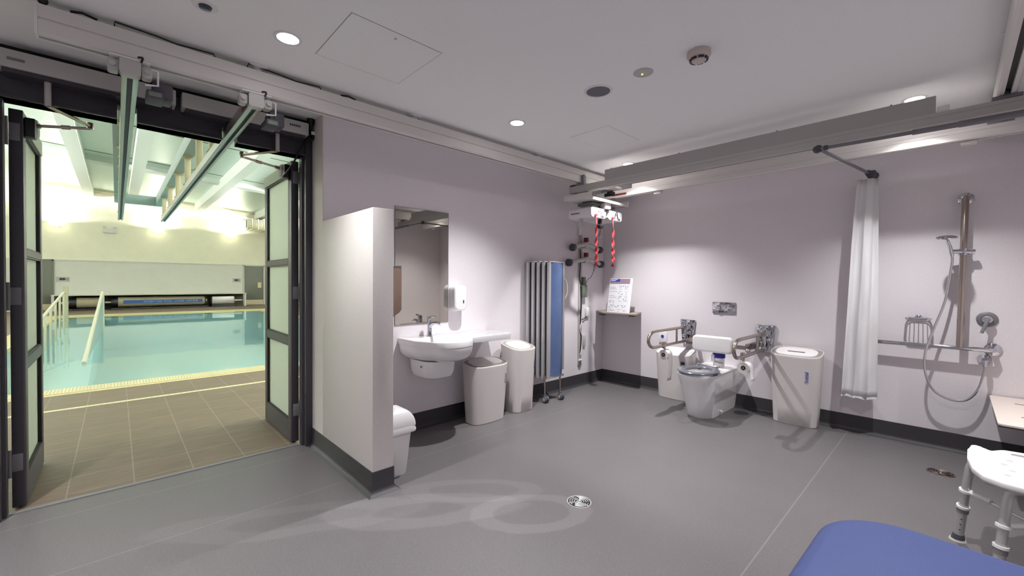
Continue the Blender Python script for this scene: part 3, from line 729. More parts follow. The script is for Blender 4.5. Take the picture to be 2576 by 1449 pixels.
# charging strip and spreader bars on the wall
t = thing('cable_trunk', 'tall grey wall strip with cables hanging in the room corner', 'wall strip', (-3.3, 4.36, .25))
put(B(XW, XW+.016, 4.30, 4.365, .27, 2.04, bev=.002), 'backing_strip', 'lightgrey', t)
put(MB().cyl((XW, 4.333, .27), (XW+.016, 4.333, .27), .032, seg=20), 'rounded_foot', 'grey', t)
put(B(XW+.014, XW+.03, 4.295, 4.37, .325, .34, bev=.003), 'strap', 'white', t)
put(MB().tube([(XW+.024, 4.33, 1.28), (XW+.024, 4.34, 1.05), (XW+.022, 4.328, .8), (XW+.024, 4.345, .62), (XW+.022, 4.33, .42)], .007, 6, smooth=6), 'black_cable', 'black', t)
put(MB().tube([(XW+.03, 4.345, .83), (XW+.03, 4.315, .74), (XW+.03, 4.352, .64), (XW+.03, 4.35, .52), (XW+.03, 4.325, .40)], .006, 6, smooth=6), 'white_cable', 'white', t)
put(MB().tube([(XW+.024, 4.31, 1.75), (XW+.022, 4.318, 1.55), (XW+.024, 4.305, 1.38), (XW+.03, 4.33, 1.30)], .006, 6, smooth=6), 'upper_cable', 'black', t)
put(B(XW, XW+.03, 4.285, 4.345, 1.93, 2.05, bev=.006), 'upper_socket', 'white', t)
t = thing('hand_control', 'green grey hand control box hung on the wall strip', 'hand control', (-3.27, 4.39, 1.13))
put(B(XW+.016, XW+.06, 4.335, 4.425, 1.14, 1.30, bev=.01), 'control_box', 'greengrey', t); put(B(XW+.02, XW+.05, 4.35, 4.405, 1.30, 1.40, bev=.008), 'hanger', 'greengrey', t)
def spreader(z, ya, yb, lab):
    t = thing('spreader_bar', lab, 'spreader bar', (-3.27, 4.35, z), 'padded spreader bars on the wall')
    x = XW+.075; ym = 4.355
    put(MB().tube([(x, ya, z-.035), (x, ym-.06, z+.005), (x, ym, z+.012), (x, ym+.08, z+.005), (x-.01, yb, z-.035)], .026, 12, smooth=6), 'bar', 'lightgrey', t)
    for y in (ya, yb): put(MB().lathe([(.03, -.028), (.046, -.02), (.046, .02), (.03, .028)], (x-.005, y, z-.038), (0, 1, 0), 18), 'end_pad', 'rubber', t)
    c = MB(); c.box(x-.055, x+.03, ym-.035, ym+.03, z-.03, z+.04, bev=.008); put(c, 'centre_clamp', 'lightgrey', t)
    c = MB(); c.box(x-.02, x+.03, ym-.02, ym+.025, z+.045, z+.10, bev=.006); c.sph((x, ym+.04, z+.07), .016); put(c, 'release_clip', 'darkred', t)
    c = MB(); c.box(XW, x-.04, ym-.015, ym+.015, z-.015, z+.015); put(c, 'wall_hook', 'lightgrey', t)
spreader(1.80, 4.10, 4.66, 'shorter upper spreader bar hooked on the wall strip')
spreader(1.61, 4.03, 4.70, 'longer lower spreader bar hooked on the wall strip')
t = thing('charger_outlet', 'white round edged outlet on the wall next to the cable strip', 'outlet', (XW, 4.48, .88))
put(B(XW, XW+.035, 4.445, 4.51, .885, 1.0, bev=.012), 'outlet_body', 'white', t); put(MB().tube([(XW+.02, 4.46, .89), (XW+.02, 4.42, .865), (XW+.02, 4.36, .85)], .006, 6, smooth=5), 'lead', 'black', t)
put(B(XW, XW+.02, 4.40, 4.445, .50, .645, bev=.003), 'charger_box', 'lightgrey', label='small flat grey box on the wall below the white outlet', cat='wall box')

# ------------------------------------------------------------------ ceiling fittings
def downlight(x, y, lab, power, lit=True):
    t = thing('downlight', lab, 'downlight', (x, y, ZC), 'recessed downlights')
    put(MB().lathe([(.052, -.001), (.052, .004), (.066, .005), (.068, .002), (.068, -.001)], (x, y, ZC), (0, 0, -1), 32), 'trim_ring', 'white', t)
    put(MB().lathe([(.05, 0), (.05, .002)], (x, y, ZC), (0, 0, -1), 28), 'lens', 'lamp', t)
    l = bpy.data.lights.new('downlight_lamp', 'SPOT'); l.energy = power; l.color = (1, 1, .995); l.spot_size = radians(SPA); l.spot_blend = SPB; l.shadow_soft_size = .022
    o = bpy.data.objects.new('downlight_lamp', l); C.objects.link(o); o.parent = t; o.location = (0, 0, -.012)
SPA, SPB, DLW = 110, 1.0, 190
downlight(-2.42, .66, 'lit recessed downlight beside the square ceiling panel', DLW*.52)
downlight(-2.42, 2.33, 'small lit recessed downlight between the hoist rail and the speaker', DLW)
downlight(-2.42, 3.98, 'lit recessed downlight half hidden behind the fascia near the hoist', DLW)
downlight(-.21, 3.98, 'lit recessed downlight above the fascia on the shower side', DLW*.62)
downlight(-.21, 2.33, 'lit recessed downlight above the shower stool', DLW*.8)
downlight(-.21, .66, 'lit recessed downlight over the blue couch', DLW*.6)
downlight(-2.42, -1.01, 'lit recessed downlight behind the end of the long hoist rail', DLW*1.35)
downlight(-.21, -1.01, 'lit recessed downlight behind the blue couch', DLW)
t = thing('ceiling_speaker', 'round grey mesh ceiling speaker between the downlight and the smoke detector', 'speaker', (-1.645, 2.33, ZC))
put(MB().lathe([(.078, 0), (.076, .003)], (-1.645, 2.33, ZC), (0, 0, -1), 32), 'mesh_grille', 'speaker', t)
put(MB().lathe([(.078, -.001), (.078, .005), (.092, .005), (.095, 0)], (-1.645, 2.33, ZC), (0, 0, -1), 32), 'rim', 'white', t)
t = thing('emergency_spotlight', 'small flat round emergency light with a green dot', 'emergency light', (-1.313, 2.32, ZC))
put(MB().lathe([(.006, .006), (.05, .006), (.058, .002), (.058, -.001)], (-1.313, 2.32, ZC), (0, 0, -1), 28), 'face_plate', 'lightgrey', t)
put(MB().sph((-1.32, 2.32, ZC-.008), .006, 10), 'indicator', 'led', t)
t = thing('smoke_detector', 'ivory domed smoke detector standing proud of the ceiling', 'smoke detector', (-.985, 2.33, ZC))
put(MB().lathe([(.06, -.001), (.062, .022), (.056, .034), (.044, .04)], (-.985, 2.33, ZC), (0, 0, -1), 28), 'base', 'smoke', t)
put(MB().lathe([(.042, .0395), (.038, .05), (.030, .056), (.02, .058)], (-.985, 2.33, ZC), (0, 0, -1), 28), 'head', 'smoke', t)
s = MB()
for i in range(7):
    a = 2*pi*i/7; s.box(-.006, .006, -.014, .014, -.005, .005, mat=Matrix.Translation((-.985+.041*cos(a), 2.33+.041*sin(a), ZC-.045)) @ Matrix.Rotation(a, 4, 'Z'))
put(s, 'sensor_slots', 'ink', t)
t = thing('ceiling_sensor', 'round white motion sensor with a small dark lens near the top of the view', 'sensor', (-2.406, .306, ZC))
put(MB().lathe([(.027, -.001), (.027, .004), (.05, .004), (.052, -.001)], (-2.406, .306, ZC), (0, 0, -1), 28), 'rim', 'white', t)
put(MB().lathe([(.027, .002), (.024, .011), (.010, .016)], (-2.406, .306, ZC), (0, 0, -1), 24), 'lens', 'blueled', t)
def access(x0, x1, y0, y1, lab, line, latch):
    t = thing('access_panel', lab, 'ceiling panel', ((x0+x1)/2, (y0+y1)/2, ZC), 'flush ceiling access panels')
    put(B(x0, x1, y0, y1, ZC-.0015, ZC+.0005), 'panel', 'ceiling', t)
    f = MB(); w = .0022
    for q in ((x0-w, x1+w, y0-w, y0), (x0-w, x1+w, y1, y1+w), (x0-w, x0, y0, y1), (x1, x1+w, y0, y1)): f.box(q[0], q[1], q[2], q[3], ZC-.0012, ZC)
    put(f, 'joint', line, t)
    if latch: put(MB().cyl((x1-.05, (y0+y1)/2, ZC-.0025), (x1-.05, (y0+y1)/2, ZC), .008), 'latch', 'lightgrey', t)
access(-2.475, -1.98, .817, 1.32, 'square flush ceiling access panel outlined in grey beside the lit downlight', 'grey', True)
access(-2.33, -1.95, 2.90, 3.385, 'faint flush ceiling access panel above the front hoist beam', 'lightgrey', False)

# ------------------------------------------------------------------ mirror wall
t = thing('wall_mirror', 'tall frameless rectangular mirror above the basin', 'mirror', (XW, 2.02, .95))
put(B(XW, XW+.006, 1.745, 2.293, .95, 1.976), 'mirror_glass', 'mirror', t)
f = MB()
for q in ((1.742, 2.296, .947, .95), (1.742, 2.296, 1.976, 1.979)): f.box(XW, XW+.007, q[0], q[1], q[2], q[3])
for q in ((1.742, 1.745), (2.293, 2.296)): f.box(XW, XW+.007, q[0], q[1], .947, 1.979)
put(f, 'mirror_edge', 'grey', t)
t = thing('soap_dispenser', 'white rounded soap dispenser on the wall beside the mirror', 'soap dispenser', (XW, 2.36, 1.04))
p = MB(); p.prism(rrect(2.365, 1.172, .125, .25, .05, 6), 'x', XW, XW+.045, bev=.003); put(p, 'back_plate', 'white', t)
p = pillow(MB(), 'x', XW+.045, XW+.11, 2.375, 1.175, .142, .245, .05, .02); put(p, 'cover', 'white', t)
put(B(XW+.108, XW+.112, 2.394, 2.406, 1.125, 1.155), 'level_window', 'ink', t)

# basin with shelf
t = thing('wash_basin', 'white ceramic basin with a side shelf fixed under the mirror', 'basin', (XW, 2.25, .5))
zt = .84
front = [(-3.318, 1.775), (-3.10, 1.775), (-3.04, 1.785), (-2.985, 1.81), (-2.93, 1.835), (-2.86, 1.86), (-2.80, 1.91), (-2.765, 1.98), (-2.755, 2.06), (-2.77, 2.14), (-2.81, 2.20), (-2.87, 2.245), (-2.915, 2.265), (-2.925, 2.30), (-2.925, 2.40), (-2.925, 2.55), (-2.925, 2.70), (-2.928, 2.755), (-2.945, 2.772), (-3.10, 2.775), (-3.318, 2.775)]
def smooth_ol(ol, k=5):
    return [(p.x, p.y) for p in catmull([Vector((x, y, 0)) for x, y in ol], k)]
bowl_ol = smooth_ol([(-3.318, 1.775), (-3.20, 1.775), (-3.10, 1.775), (-3.04, 1.785), (-2.985, 1.81), (-2.93, 1.835), (-2.86, 1.86), (-2.80, 1.91), (-2.765, 1.98), (-2.755, 2.06), (-2.77, 2.14), (-2.81, 2.20), (-2.87, 2.245), (-2.93, 2.275), (-3.05, 2.29), (-3.318, 2.29)])
front = smooth_ol(front[:14])+front[14:]
bx_, by_ = -3.0, 2.05
def hit(ol, a):
    dx, dy = cos(a), sin(a); best = None
    for (x0, y0), (x1, y1) in zip(ol, ol[1:]+ol[:1]):
        ex, ey = x1-x0, y1-y0; den = dx*ey-dy*ex
        if abs(den) < 1e-12: continue
        t = ((x0-bx_)*ey-(y0-by_)*ex)/den; u = ((x0-bx_)*dy-(y0-by_)*dx)/den
        if t > 0 and -1e-9 <= u <= 1+1e-9 and (best is None or t < best): best = t
    return (bx_+dx*best, by_+dy*best)
angs = sorted({round(2*pi*i/110, 5) for i in range(110)} | {round(atan2(y-by_, x-bx_) % (2*pi), 5) for x, y in front})
edge = [hit(front, a) for a in angs]
def inset(d):
    return [(max(x-(x-bx_)/max(1e-6, sqrt((x-bx_)**2+(y-by_)**2))*d, -3.318), y-(y-by_)/max(1e-6, sqrt((x-bx_)**2+(y-by_)**2))*d) for x, y in edge]
def ov(hx, hy, z, cx=-2.995, cy=2.045, e=2.7):
    out = []
    for a in angs:
        c, s_ = cos(a), sin(a); k = (abs(c/hx)**e+abs(s_/hy)**e)**(-1/e); out.append((cx+c*k, cy+s_*k, z))
    return out
rg = [[(x, y, zt-.055) for x, y in inset(.008)], [(x, y, zt-.047) for x, y in inset(0)], [(x, y, zt-.010) for x, y in inset(0)], [(x, y, zt-.003) for x, y in inset(.003)], [(x, y, zt) for x, y in inset(.010)],
      ov(.195, .205, zt), ov(.188, .198, zt-.006), ov(.175, .185, zt-.045), ov(.15, .16, zt-.09), ov(.10, .11, zt-.118), ov(.03, .03, zt-.124)]
put(MB().loft(rg, False, True), 'rim_and_hollow', 'ceramic', t)
bang = [2*pi*i/90+.0007 for i in range(90)]
be = [hit(bowl_ol, a) for a in bang]
def binset(d, zz):
    return [(max(x-(x-bx_)/max(1e-6, sqrt((x-bx_)**2+(y-by_)**2))*d, -3.318), y-(y-by_)/max(1e-6, sqrt((x-bx_)**2+(y-by_)**2))*d, zz) for x, y in be]
put(MB().loft([binset(.002, zt-.02), binset(.002, .78), binset(.006, .745), binset(.016, .715), binset(.04, .69), binset(.085, .668), binset(.15, .655)], False, True), 'bowl', 'ceramic', t)
put(MB().lathe([(.022, 0), (.022, .003), (.012, .004)], (-2.995, 2.045, zt-.123), (0, 0, 1), 20), 'waste', 'chrome', t)
sh = MB()
sh.loft([[(max(px, -3.318), py, z) for px, py in superell(-3.14, 1.99+.02, .20*k, .155*k, 3.2, 36)] for k, z in ((1.02, .66), (1.0, .62), (.97, .56), (.88, .52), (.66, .50))])
put(sh, 'trap_shroud', 'ceramic', t)
put(MB().cyl((-3.06, 1.846, .615), (-3.06, 1.852, .615), .008), 'shroud_screw', 'grey', t)
t = thing('basin_mixer_tap', 'chrome single lever mixer tap on the basin', 'tap', (-3.235, 2.04, zt))
y = 2.04
b = MB(); b.lathe([(.027, 0), (.026, .012), (.021, .02), (.020, .09), (.023, .115), (.022, .14)], (-3.235, y, zt), (.02, 0, 1), 20); put(b, 'body', 'chrome', t)
b = MB(); b.tube([(-3.235, y, zt+.075), (-3.19, y+.005, zt+.115), (-3.13, y+.012, zt+.125), (-3.085, y+.018, zt+.115)], lambda u: .016-.004*u, 12, smooth=6); put(b, 'spout', 'chrome', t)
b = MB(); b.lathe([(.022, .14), (.023, .165), (.018, .178)], (-3.235, y, zt), (.02, 0, 1), 20); b.tube([(-3.23, y, zt+.165), (-3.19, y+.004, zt+.178), (-3.15, y+.01, zt+.176)], .007, 8, smooth=4); put(b, 'lever', 'chrome', t)

t = thing('paper_towel_dispenser', 'brown metal paper towel dispenser on the partition next to the mirror', 'towel dispenser', (-2.7, 1.29, 1.08))
p = MB(); p.prism([(1.285, 1.43), (1.395, 1.43), (1.40, 1.42), (1.40, 1.14), (1.385, 1.12), (1.33, 1.085), (1.285, 1.075)], 'x', -2.85, -2.565, bev=.003); put(p, 'case', 'tan_steel', t)
put(B(-2.852, -2.563, 1.285, 1.402, 1.43, 1.436), 'lid', 'alu', t)
put(B(-2.5655, -2.563, 1.30, 1.312, 1.285, 1.325), 'viewing_slot', 'black', t)

# ------------------------------------------------------------------ bins
def washbin(name, lab, cx, cy, base, rimd, hf, hb, face, lid_mat, ring_mat, lidk, slot, group='rounded washroom bins', lift=0.004):
    t = thing(name, lab, 'bin', (cx, cy, 0), group)
    a, b_ = rimd[0]/2, rimd[1]/2
    def top(x, y):                                  # the rim slopes down towards the front
        u = (x-(cx-a))/(2*a) if face == 'x' else (cy+b_-y)/(2*b_)
        return hb+(hf-hb)*min(1, max(0, u))
    def ring(ax, by, dz=0, u=1, e=3.2, n=44): return [(x, y, u*top(x, y)+dz) for x, y in superell(cx, cy, ax, by, e, n)]
    rings = []
    for u in (0, .01, .25, .5, .75, .985, 1.0):
        dd = .005 if u in (0, 1.0) else 0
        rings.append(ring(base[0]/2+(a-base[0]/2)*u-dd*(u == 0), base[1]/2+(b_-base[1]/2)*u-dd*(u == 0), 0, u))
    rings += [ring(a-.003, b_-.003, .004), ring(a-.008, b_-.008, .004), ring(a-.011, b_-.011, -.012)]
    put(MB().loft(rings), 'body', 'bin', t)
    put(MB().loft([ring(a-.011, b_-.011, -.012), ring(a-.011, b_-.011, -.002)], False, True), 'inset_ring', ring_mat, t)
    lk = lambda k: ((a-.011)*k, (b_-.011)*k)
    put(MB().loft([ring(*lk(lidk), dz, e=2.8) for dz in (-.004, lift)]+[ring(*lk(lidk*.97), lift+.004, e=2.8)], False, True), 'lid', lid_mat, t)
    if slot:
        z = top(cx, cy)+lift+.003; m = MB(); m.loft([[(cx-.07, cy-.02, top(cx, cy-.02)+lift+.0035), (cx+.07, cy-.02, top(cx, cy-.02)+lift+.0035), (cx+.07, cy-.006, top(cx, cy-.006)+lift+.0035), (cx-.07, cy-.006, top(cx, cy-.006)+lift+.0035)],
            [(cx-.07, cy-.02, top(cx, cy-.02)+lift+.0055), (cx+.07, cy-.02, top(cx, cy-.02)+lift+.0055), (cx+.07, cy-.006, top(cx, cy-.006)+lift+.0055), (cx-.07, cy-.006, top(cx, cy-.006)+lift+.0055)]]); put(m, 'lid_slot', 'ink', t)
    return t
tA = washbin('washroom_bin', 'tall white washroom bin standing between the basin and the folding screen', -3.135, 3.055, (.25, .28), (.295, .335), .638, .702, 'x', 'white', 'bingrey', .80, False)
text('Initial', .038, basis((0, 0, 1), (0, -1, 0), (-3.028, 3.205, .475)) if False else basis((0, 0, 1), (-.75, -.66, 0), (-3.003, 3.168, .475)), 'navytext', 'brand_lettering', tA)
tS = washbin('washroom_bin', 'short flared washroom bin under the basin shelf', -3.10, 2.58, (.215, .39), (.27, .46), .535, .578, 'x', 'bin', 'bingrey', .82, False, lift=.008)
text('Initial', .044, basis((0, 0, 1), (-.5, -.87, 0), (-2.985, 2.735, .40)), 'navytext', 'brand_lettering', tS)
tB = washbin('washroom_bin', 'white washroom bin between the room corner and the toilet', -2.215, 4.715, (.37, .2), (.44, .235), .508, .574, 'y', 'white', 'white', .86, False)
put(B(-2.10, -2.06, 4.595, 4.599, .415, .445), 'black_label', 'ink', tB)
tC = washbin('washroom_bin', 'white washroom bin with a slotted lid beside the shower curtain', -1.03, 4.715, (.36, .2), (.42, .235), .645, .713, 'y', 'white', 'bingrey', .84, True)
text('Initial', .046, basis((0, 0, 1), (-1, -.08, 0), (-.925, 4.604, .47)), 'bluetext', 'brand_lettering', tC)

t = thing('swing_top_bin', 'small white swing top pedal free bin tucked behind the partition end', 'bin', (-2.66, 1.40, 0))
rg = [[(x, y, z) for x, y in rrect(-2.675, 1.395, w, d, .03, 4)] for w, d, z in ((.165, .13, .0), (.17, .135, .01), (.21, .19, .30), (.215, .195, .302))]
put(MB().loft(rg), 'body', 'white', t)
rg = [[(x, y, z) for x, y in rrect(-2.675, 1.405, w, d, .035, 4)] for w, d, z in ((.245, .225, .295), (.25, .23, .305), (.235, .215, .335))]
put(MB().loft(rg, False, True), 'lid_skirt', 'white', t)
dm = []
for i in range(9):
    u = i/8; k = sqrt(max(0, 1-u*u)); dm.append([(x, y, .335+.12*u) for x, y in rrect(-2.675, 1.405, .235*(.35+.65*k), .215*(.02+.98*k)+.004, .002+.02*k, 4)])
put(MB().loft(dm, False, True), 'swing_dome', 'white', t)

# ------------------------------------------------------------------ folding screen
t = thing('folding_screen', 'folded blue privacy screen on castors leaning upright by the cable strip', 'folding screen', (-3.15, 3.55, 0))
n = 5
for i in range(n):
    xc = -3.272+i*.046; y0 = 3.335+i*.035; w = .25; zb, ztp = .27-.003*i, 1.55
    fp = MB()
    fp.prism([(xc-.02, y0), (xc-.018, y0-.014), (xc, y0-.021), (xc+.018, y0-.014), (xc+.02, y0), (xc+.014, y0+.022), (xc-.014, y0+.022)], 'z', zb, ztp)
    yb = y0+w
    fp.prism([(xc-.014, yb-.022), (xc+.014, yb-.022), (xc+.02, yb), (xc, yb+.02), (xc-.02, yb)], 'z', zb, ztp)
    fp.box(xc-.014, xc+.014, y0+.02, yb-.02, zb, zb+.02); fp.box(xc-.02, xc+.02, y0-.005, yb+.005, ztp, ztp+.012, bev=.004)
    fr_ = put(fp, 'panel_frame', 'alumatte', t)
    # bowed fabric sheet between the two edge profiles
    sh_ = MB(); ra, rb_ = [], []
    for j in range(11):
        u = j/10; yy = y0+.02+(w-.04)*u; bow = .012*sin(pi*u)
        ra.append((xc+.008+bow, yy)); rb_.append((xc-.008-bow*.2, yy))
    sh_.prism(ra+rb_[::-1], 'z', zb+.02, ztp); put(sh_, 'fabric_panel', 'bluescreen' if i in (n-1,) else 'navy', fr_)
hd = MB(); hd.tube([(-3.08, 3.738, 1.37), (-3.07, 3.765, 1.31), (-3.07, 3.768, 1.2), (-3.08, 3.738, 1.13)], .008, 8, smooth=5); put(hd, 'handle', 'lightgrey', t)
put(B(-3.062, -3.058, 3.68, 3.72, .29, .335), 'care_tag', 'white', t)
for (x, y) in ((-3.105, 3.44), (-3.075, 3.665), (-3.215, 3.56)):
    lg = put(MB().cyl((x, y, .075), (x, y, .30), .0105, seg=14), 'leg', 'steel', t)
    for s in (-1, 1):
        w_ = MB(); w_.lathe([(.012, -.011), (.034, -.011), (.037, -.006), (.037, .006), (.034, .011), (.012, .011)], (x+.018, y+s*.017, .0372), (.25, 1, 0), 22); w_o = put(w_, 'caster_wheel', 'rubber', lg)
        put(MB().lathe([(.001, -.0125), (.022, -.0125), (.022, .0125), (.001, .0125)], (x+.018, y+s*.017, .0372), (.25, 1, 0), 18), 'wheel_hub', 'lightgrey', lg)
    k = MB(); k.box(x-.012, x+.03, y-.008, y+.008, .05, .085, bev=.005); put(k, 'caster_fork', 'rubber', lg)

# ------------------------------------------------------------------ corner shelf and poster
t = thing('corner_shelf', 'warm grey corner shelf fixed between the two walls', 'shelf', (-3.05, 4.65, .93))
p = MB(); p.prism([(XW+.001, YB-.001), (XW+.001, 4.70), (-3.05, 4.46), (-2.62, 4.46), (-2.60, 4.48), (-2.74, YB-.001)], 'z', .935, .957, bev=.004); put(p, 'shelf_board', 'shelf', t)
for q in ((-3.10, 4.52), (-2.72, 4.60)): put(B(q[0]-.035, q[0]+.035, q[1]-.02, q[1]+.02, .915, .935), 'bracket', 'ink', t)
t = thing('instruction_board', 'upright instruction sheet with a blue and lilac header standing on the corner shelf', 'instruction sheet', (-2.92, 4.6, .957))
ux = Vector((.995, -.06, 0)).normalized(); org = Vector((-3.075, 4.585, .957)); uy = Vector((.02, .17, .985)).normalized(); uy = (uy-ux*uy.dot(ux)).normalized()
un = ux.cross(uy)
def bp(u, v, d=0): return org+ux*u+uy*v+un*d
def patch(mb, u0, v0, u1, v1, d0, d1):
    mb.loft([[bp(u0, v0, d0), bp(u1, v0, d0), bp(u1, v1, d0), bp(u0, v1, d0)], [bp(u0, v0, d1), bp(u1, v0, d1), bp(u1, v1, d1), bp(u0, v1, d1)]]); return mb
Wd, Hd = .305, .43
put(patch(MB(), 0, 0, Wd, Hd, -.004, 0), 'board', 'print', t)
put(patch(MB(), -.004, -.0, Wd+.03, Hd+.004, -.012, -.0045), 'backing', 'white', t)
put(patch(MB(), .004, Hd-.067, Wd-.003, Hd-.002, 0, .0008), 'lilac_header', 'lilac', t)
hb = put(patch(MB(), .006, Hd-.038, .15, Hd-.003, .0008, .0014), 'blue_header', 'bluetext', t)
for vv, ww in ((Hd-.016, .10), (Hd-.029, .07)): put(patch(MB(), .014, vv, .014+ww, vv+.007, .0014, .0018), 'heading_line', 'print', t)
mk = MB(); rnd = random.Random(3)
for (v0, us) in ((.335, (.155, .185, .21, .24, .275)), (.235, (.155, .20, .262)), (.165, (.155, .225, .262)), (.125, (.03, .085)), (.085, (.05, .075, .10, .165, .215, .262)), (.07, (.03, .12, .15, .235))):
    for u_ in us:
        for k in range(3):
            du, dv = rnd.uniform(-.009, .009), rnd.uniform(-.009, .009)
            patch(mk, u_+du-.004, v0+dv-.002, u_+du+.004, v0+dv+.003, .0001, .0007)
put(mk, 'small_pictograms', 'ink', t)
ln = MB()
for v0 in (.318, .305, .292, .262, .208, .198, .188, .14, .048, .038, .026, .016):
    for (a, b_) in ((.012, .14), (.155, .22), (.235, .295)):
        if rnd.random() < .8: patch(ln, a, v0, a+(b_-a)*rnd.uniform(.5, 1), v0+.0035, .0001, .0005)
put(ln, 'text_lines', 'bingrey', t)

# ------------------------------------------------------------------ toilet
TX = -1.745
t = thing('toilet', 'white back to wall toilet with a grey seat between two fold down rails', 'toilet', (TX, 4.4, 0))
def dring(hw, yf, z, hb, n=25, e=1.0):
    pts = []
    yc = yf+hw*e
    for i in range(n):
        a = pi+pi*i/(n-1); pts.append((TX+hw*cos(a), yc+hw*e*sin(a), z))
    for k in range(1, 6): 
        u = k/5; pts.append((TX+hw+(hb-hw)*u, yc+(YB-.002-yc)*u, z))
    for k in range(0, 5):
        u = 1-k/5; pts.append((TX-hw-(hb-hw)*u, yc+(YB-.002-yc)*u, z))
    return pts
rings = [dring(.128, 4.165, 0, .13), dring(.13, 4.16, .008, .13), dring(.142, 4.12, .12, .14), dring(.158, 4.075, .25, .16), dring(.175, 4.03, .36, .178), dring(.184, 4.005, .41, .184), dring(.186, 4.0, .432, .186), dring(.182, 4.006, .44, .182)]
oc, ohw, oh = 4.215, .125, .165
def oval(hw, hl, z, n=35):
    pts = []
    ol = rings[-1]
    for p in ol:
        a = atan2((p[1]-oc)/1.0, p[0]-TX); pts.append((TX+hw*cos(a), oc+hl*sin(a), z))
    return pts
rings += [oval(.128, .172, .44), oval(.118, .16, .40), oval(.09, .12, .30), oval(.05, .07, .24)]
put(MB().loft(rings), 'pan', 'ceramic', t)
put(MB().loft([oval(.085, .115, .299), oval(.0849, .1149, .2995)], False, True), 'bowl_water', 'lightgrey', t)
se = MB(); ns = 48; rs = []
for i in range(ns+1):
    a = 2*pi*i/ns; rr2 = []
    for j in range(12):
        b_ = 2*pi*j/12; w = 1
        rad = 1+.0*a
        hw, hl = .152+.038*cos(b_), .195+.04*cos(b_)
        rr2.append((TX+hw*cos(a), 4.212+hl*sin(a), .463+.015*sin(b_)))
    rs.append(rr2)
put(MB().loft(rs, False, False), 'seat', 'seatgrey', t)
hb_ = MB(); hb_.cyl((TX-.09, 4.44, .475), (TX+.09, 4.44, .475), .012); 
for s in (-1, 1): hb_.cyl((TX+s*.085, 4.44, .44), (TX+s*.085, 4.44, .478), .016); hb_.sph((TX+s*.1, 4.44, .476), .018, 12)
put(hb_, 'seat_hinge', 'chrome', t)
put(B(TX+.02, TX+.17, 4.50, 4.60, .44, .4415), 'deck_plate', 'white', t)
put(MB().sph((TX+.145, 4.42, .04), .014, 10), 'fixing_cap', 'white', t)
t = thing('back_support', 'white padded backrest on a steel bar behind the toilet seat', 'backrest', (TX, 4.65, .6))
p = pillow(MB(), 'y', 4.585, 4.535, TX-.005, .687, .41, .172, .045, .022); put(p, 'pad', 'white', t)
bb = MB(); bb.box(TX-.30, TX+.33, 4.60, 4.618, .66, .70, bev=.003); bb.box(TX+.30, TX+.33, 4.60, 4.85, .655, .72, bev=.003); bb.box(TX-.30, TX-.27, 4.60, 4.85, .655, .72, bev=.003); bb.box(TX-.1, TX+.1, 4.583, 4.602, .65, .71); put(bb, 'support_bar', 'steel', t)
put(MB().sph((TX+.335, 4.57, .655), .025, 14), 'clamp_knob', 'chrome', t)
t = thing('flush_plate', 'chrome two button flush plate on the wall above the toilet', 'flush plate', (-1.74, YB, 1.0))
p = MB(); p.prism(rrect(-1.74, 1.06, .24, .125, .006, 3), 'y', YB-.012, YB, bev=.003); put(p, 'plate', 'chrome', t)
put(MB().lathe([(.03, 0), (.028, .02), (.018, .03)], (-1.80, YB-.012, 1.06), (0, -1, 0), 24), 'button', 'chrome', t)
put(MB().lathe([(.03, 0), (.029, .004), (.02, .006)], (-1.675, YB-.012, 1.06), (0, -1, 0), 24), 'button', 'chrome', t)

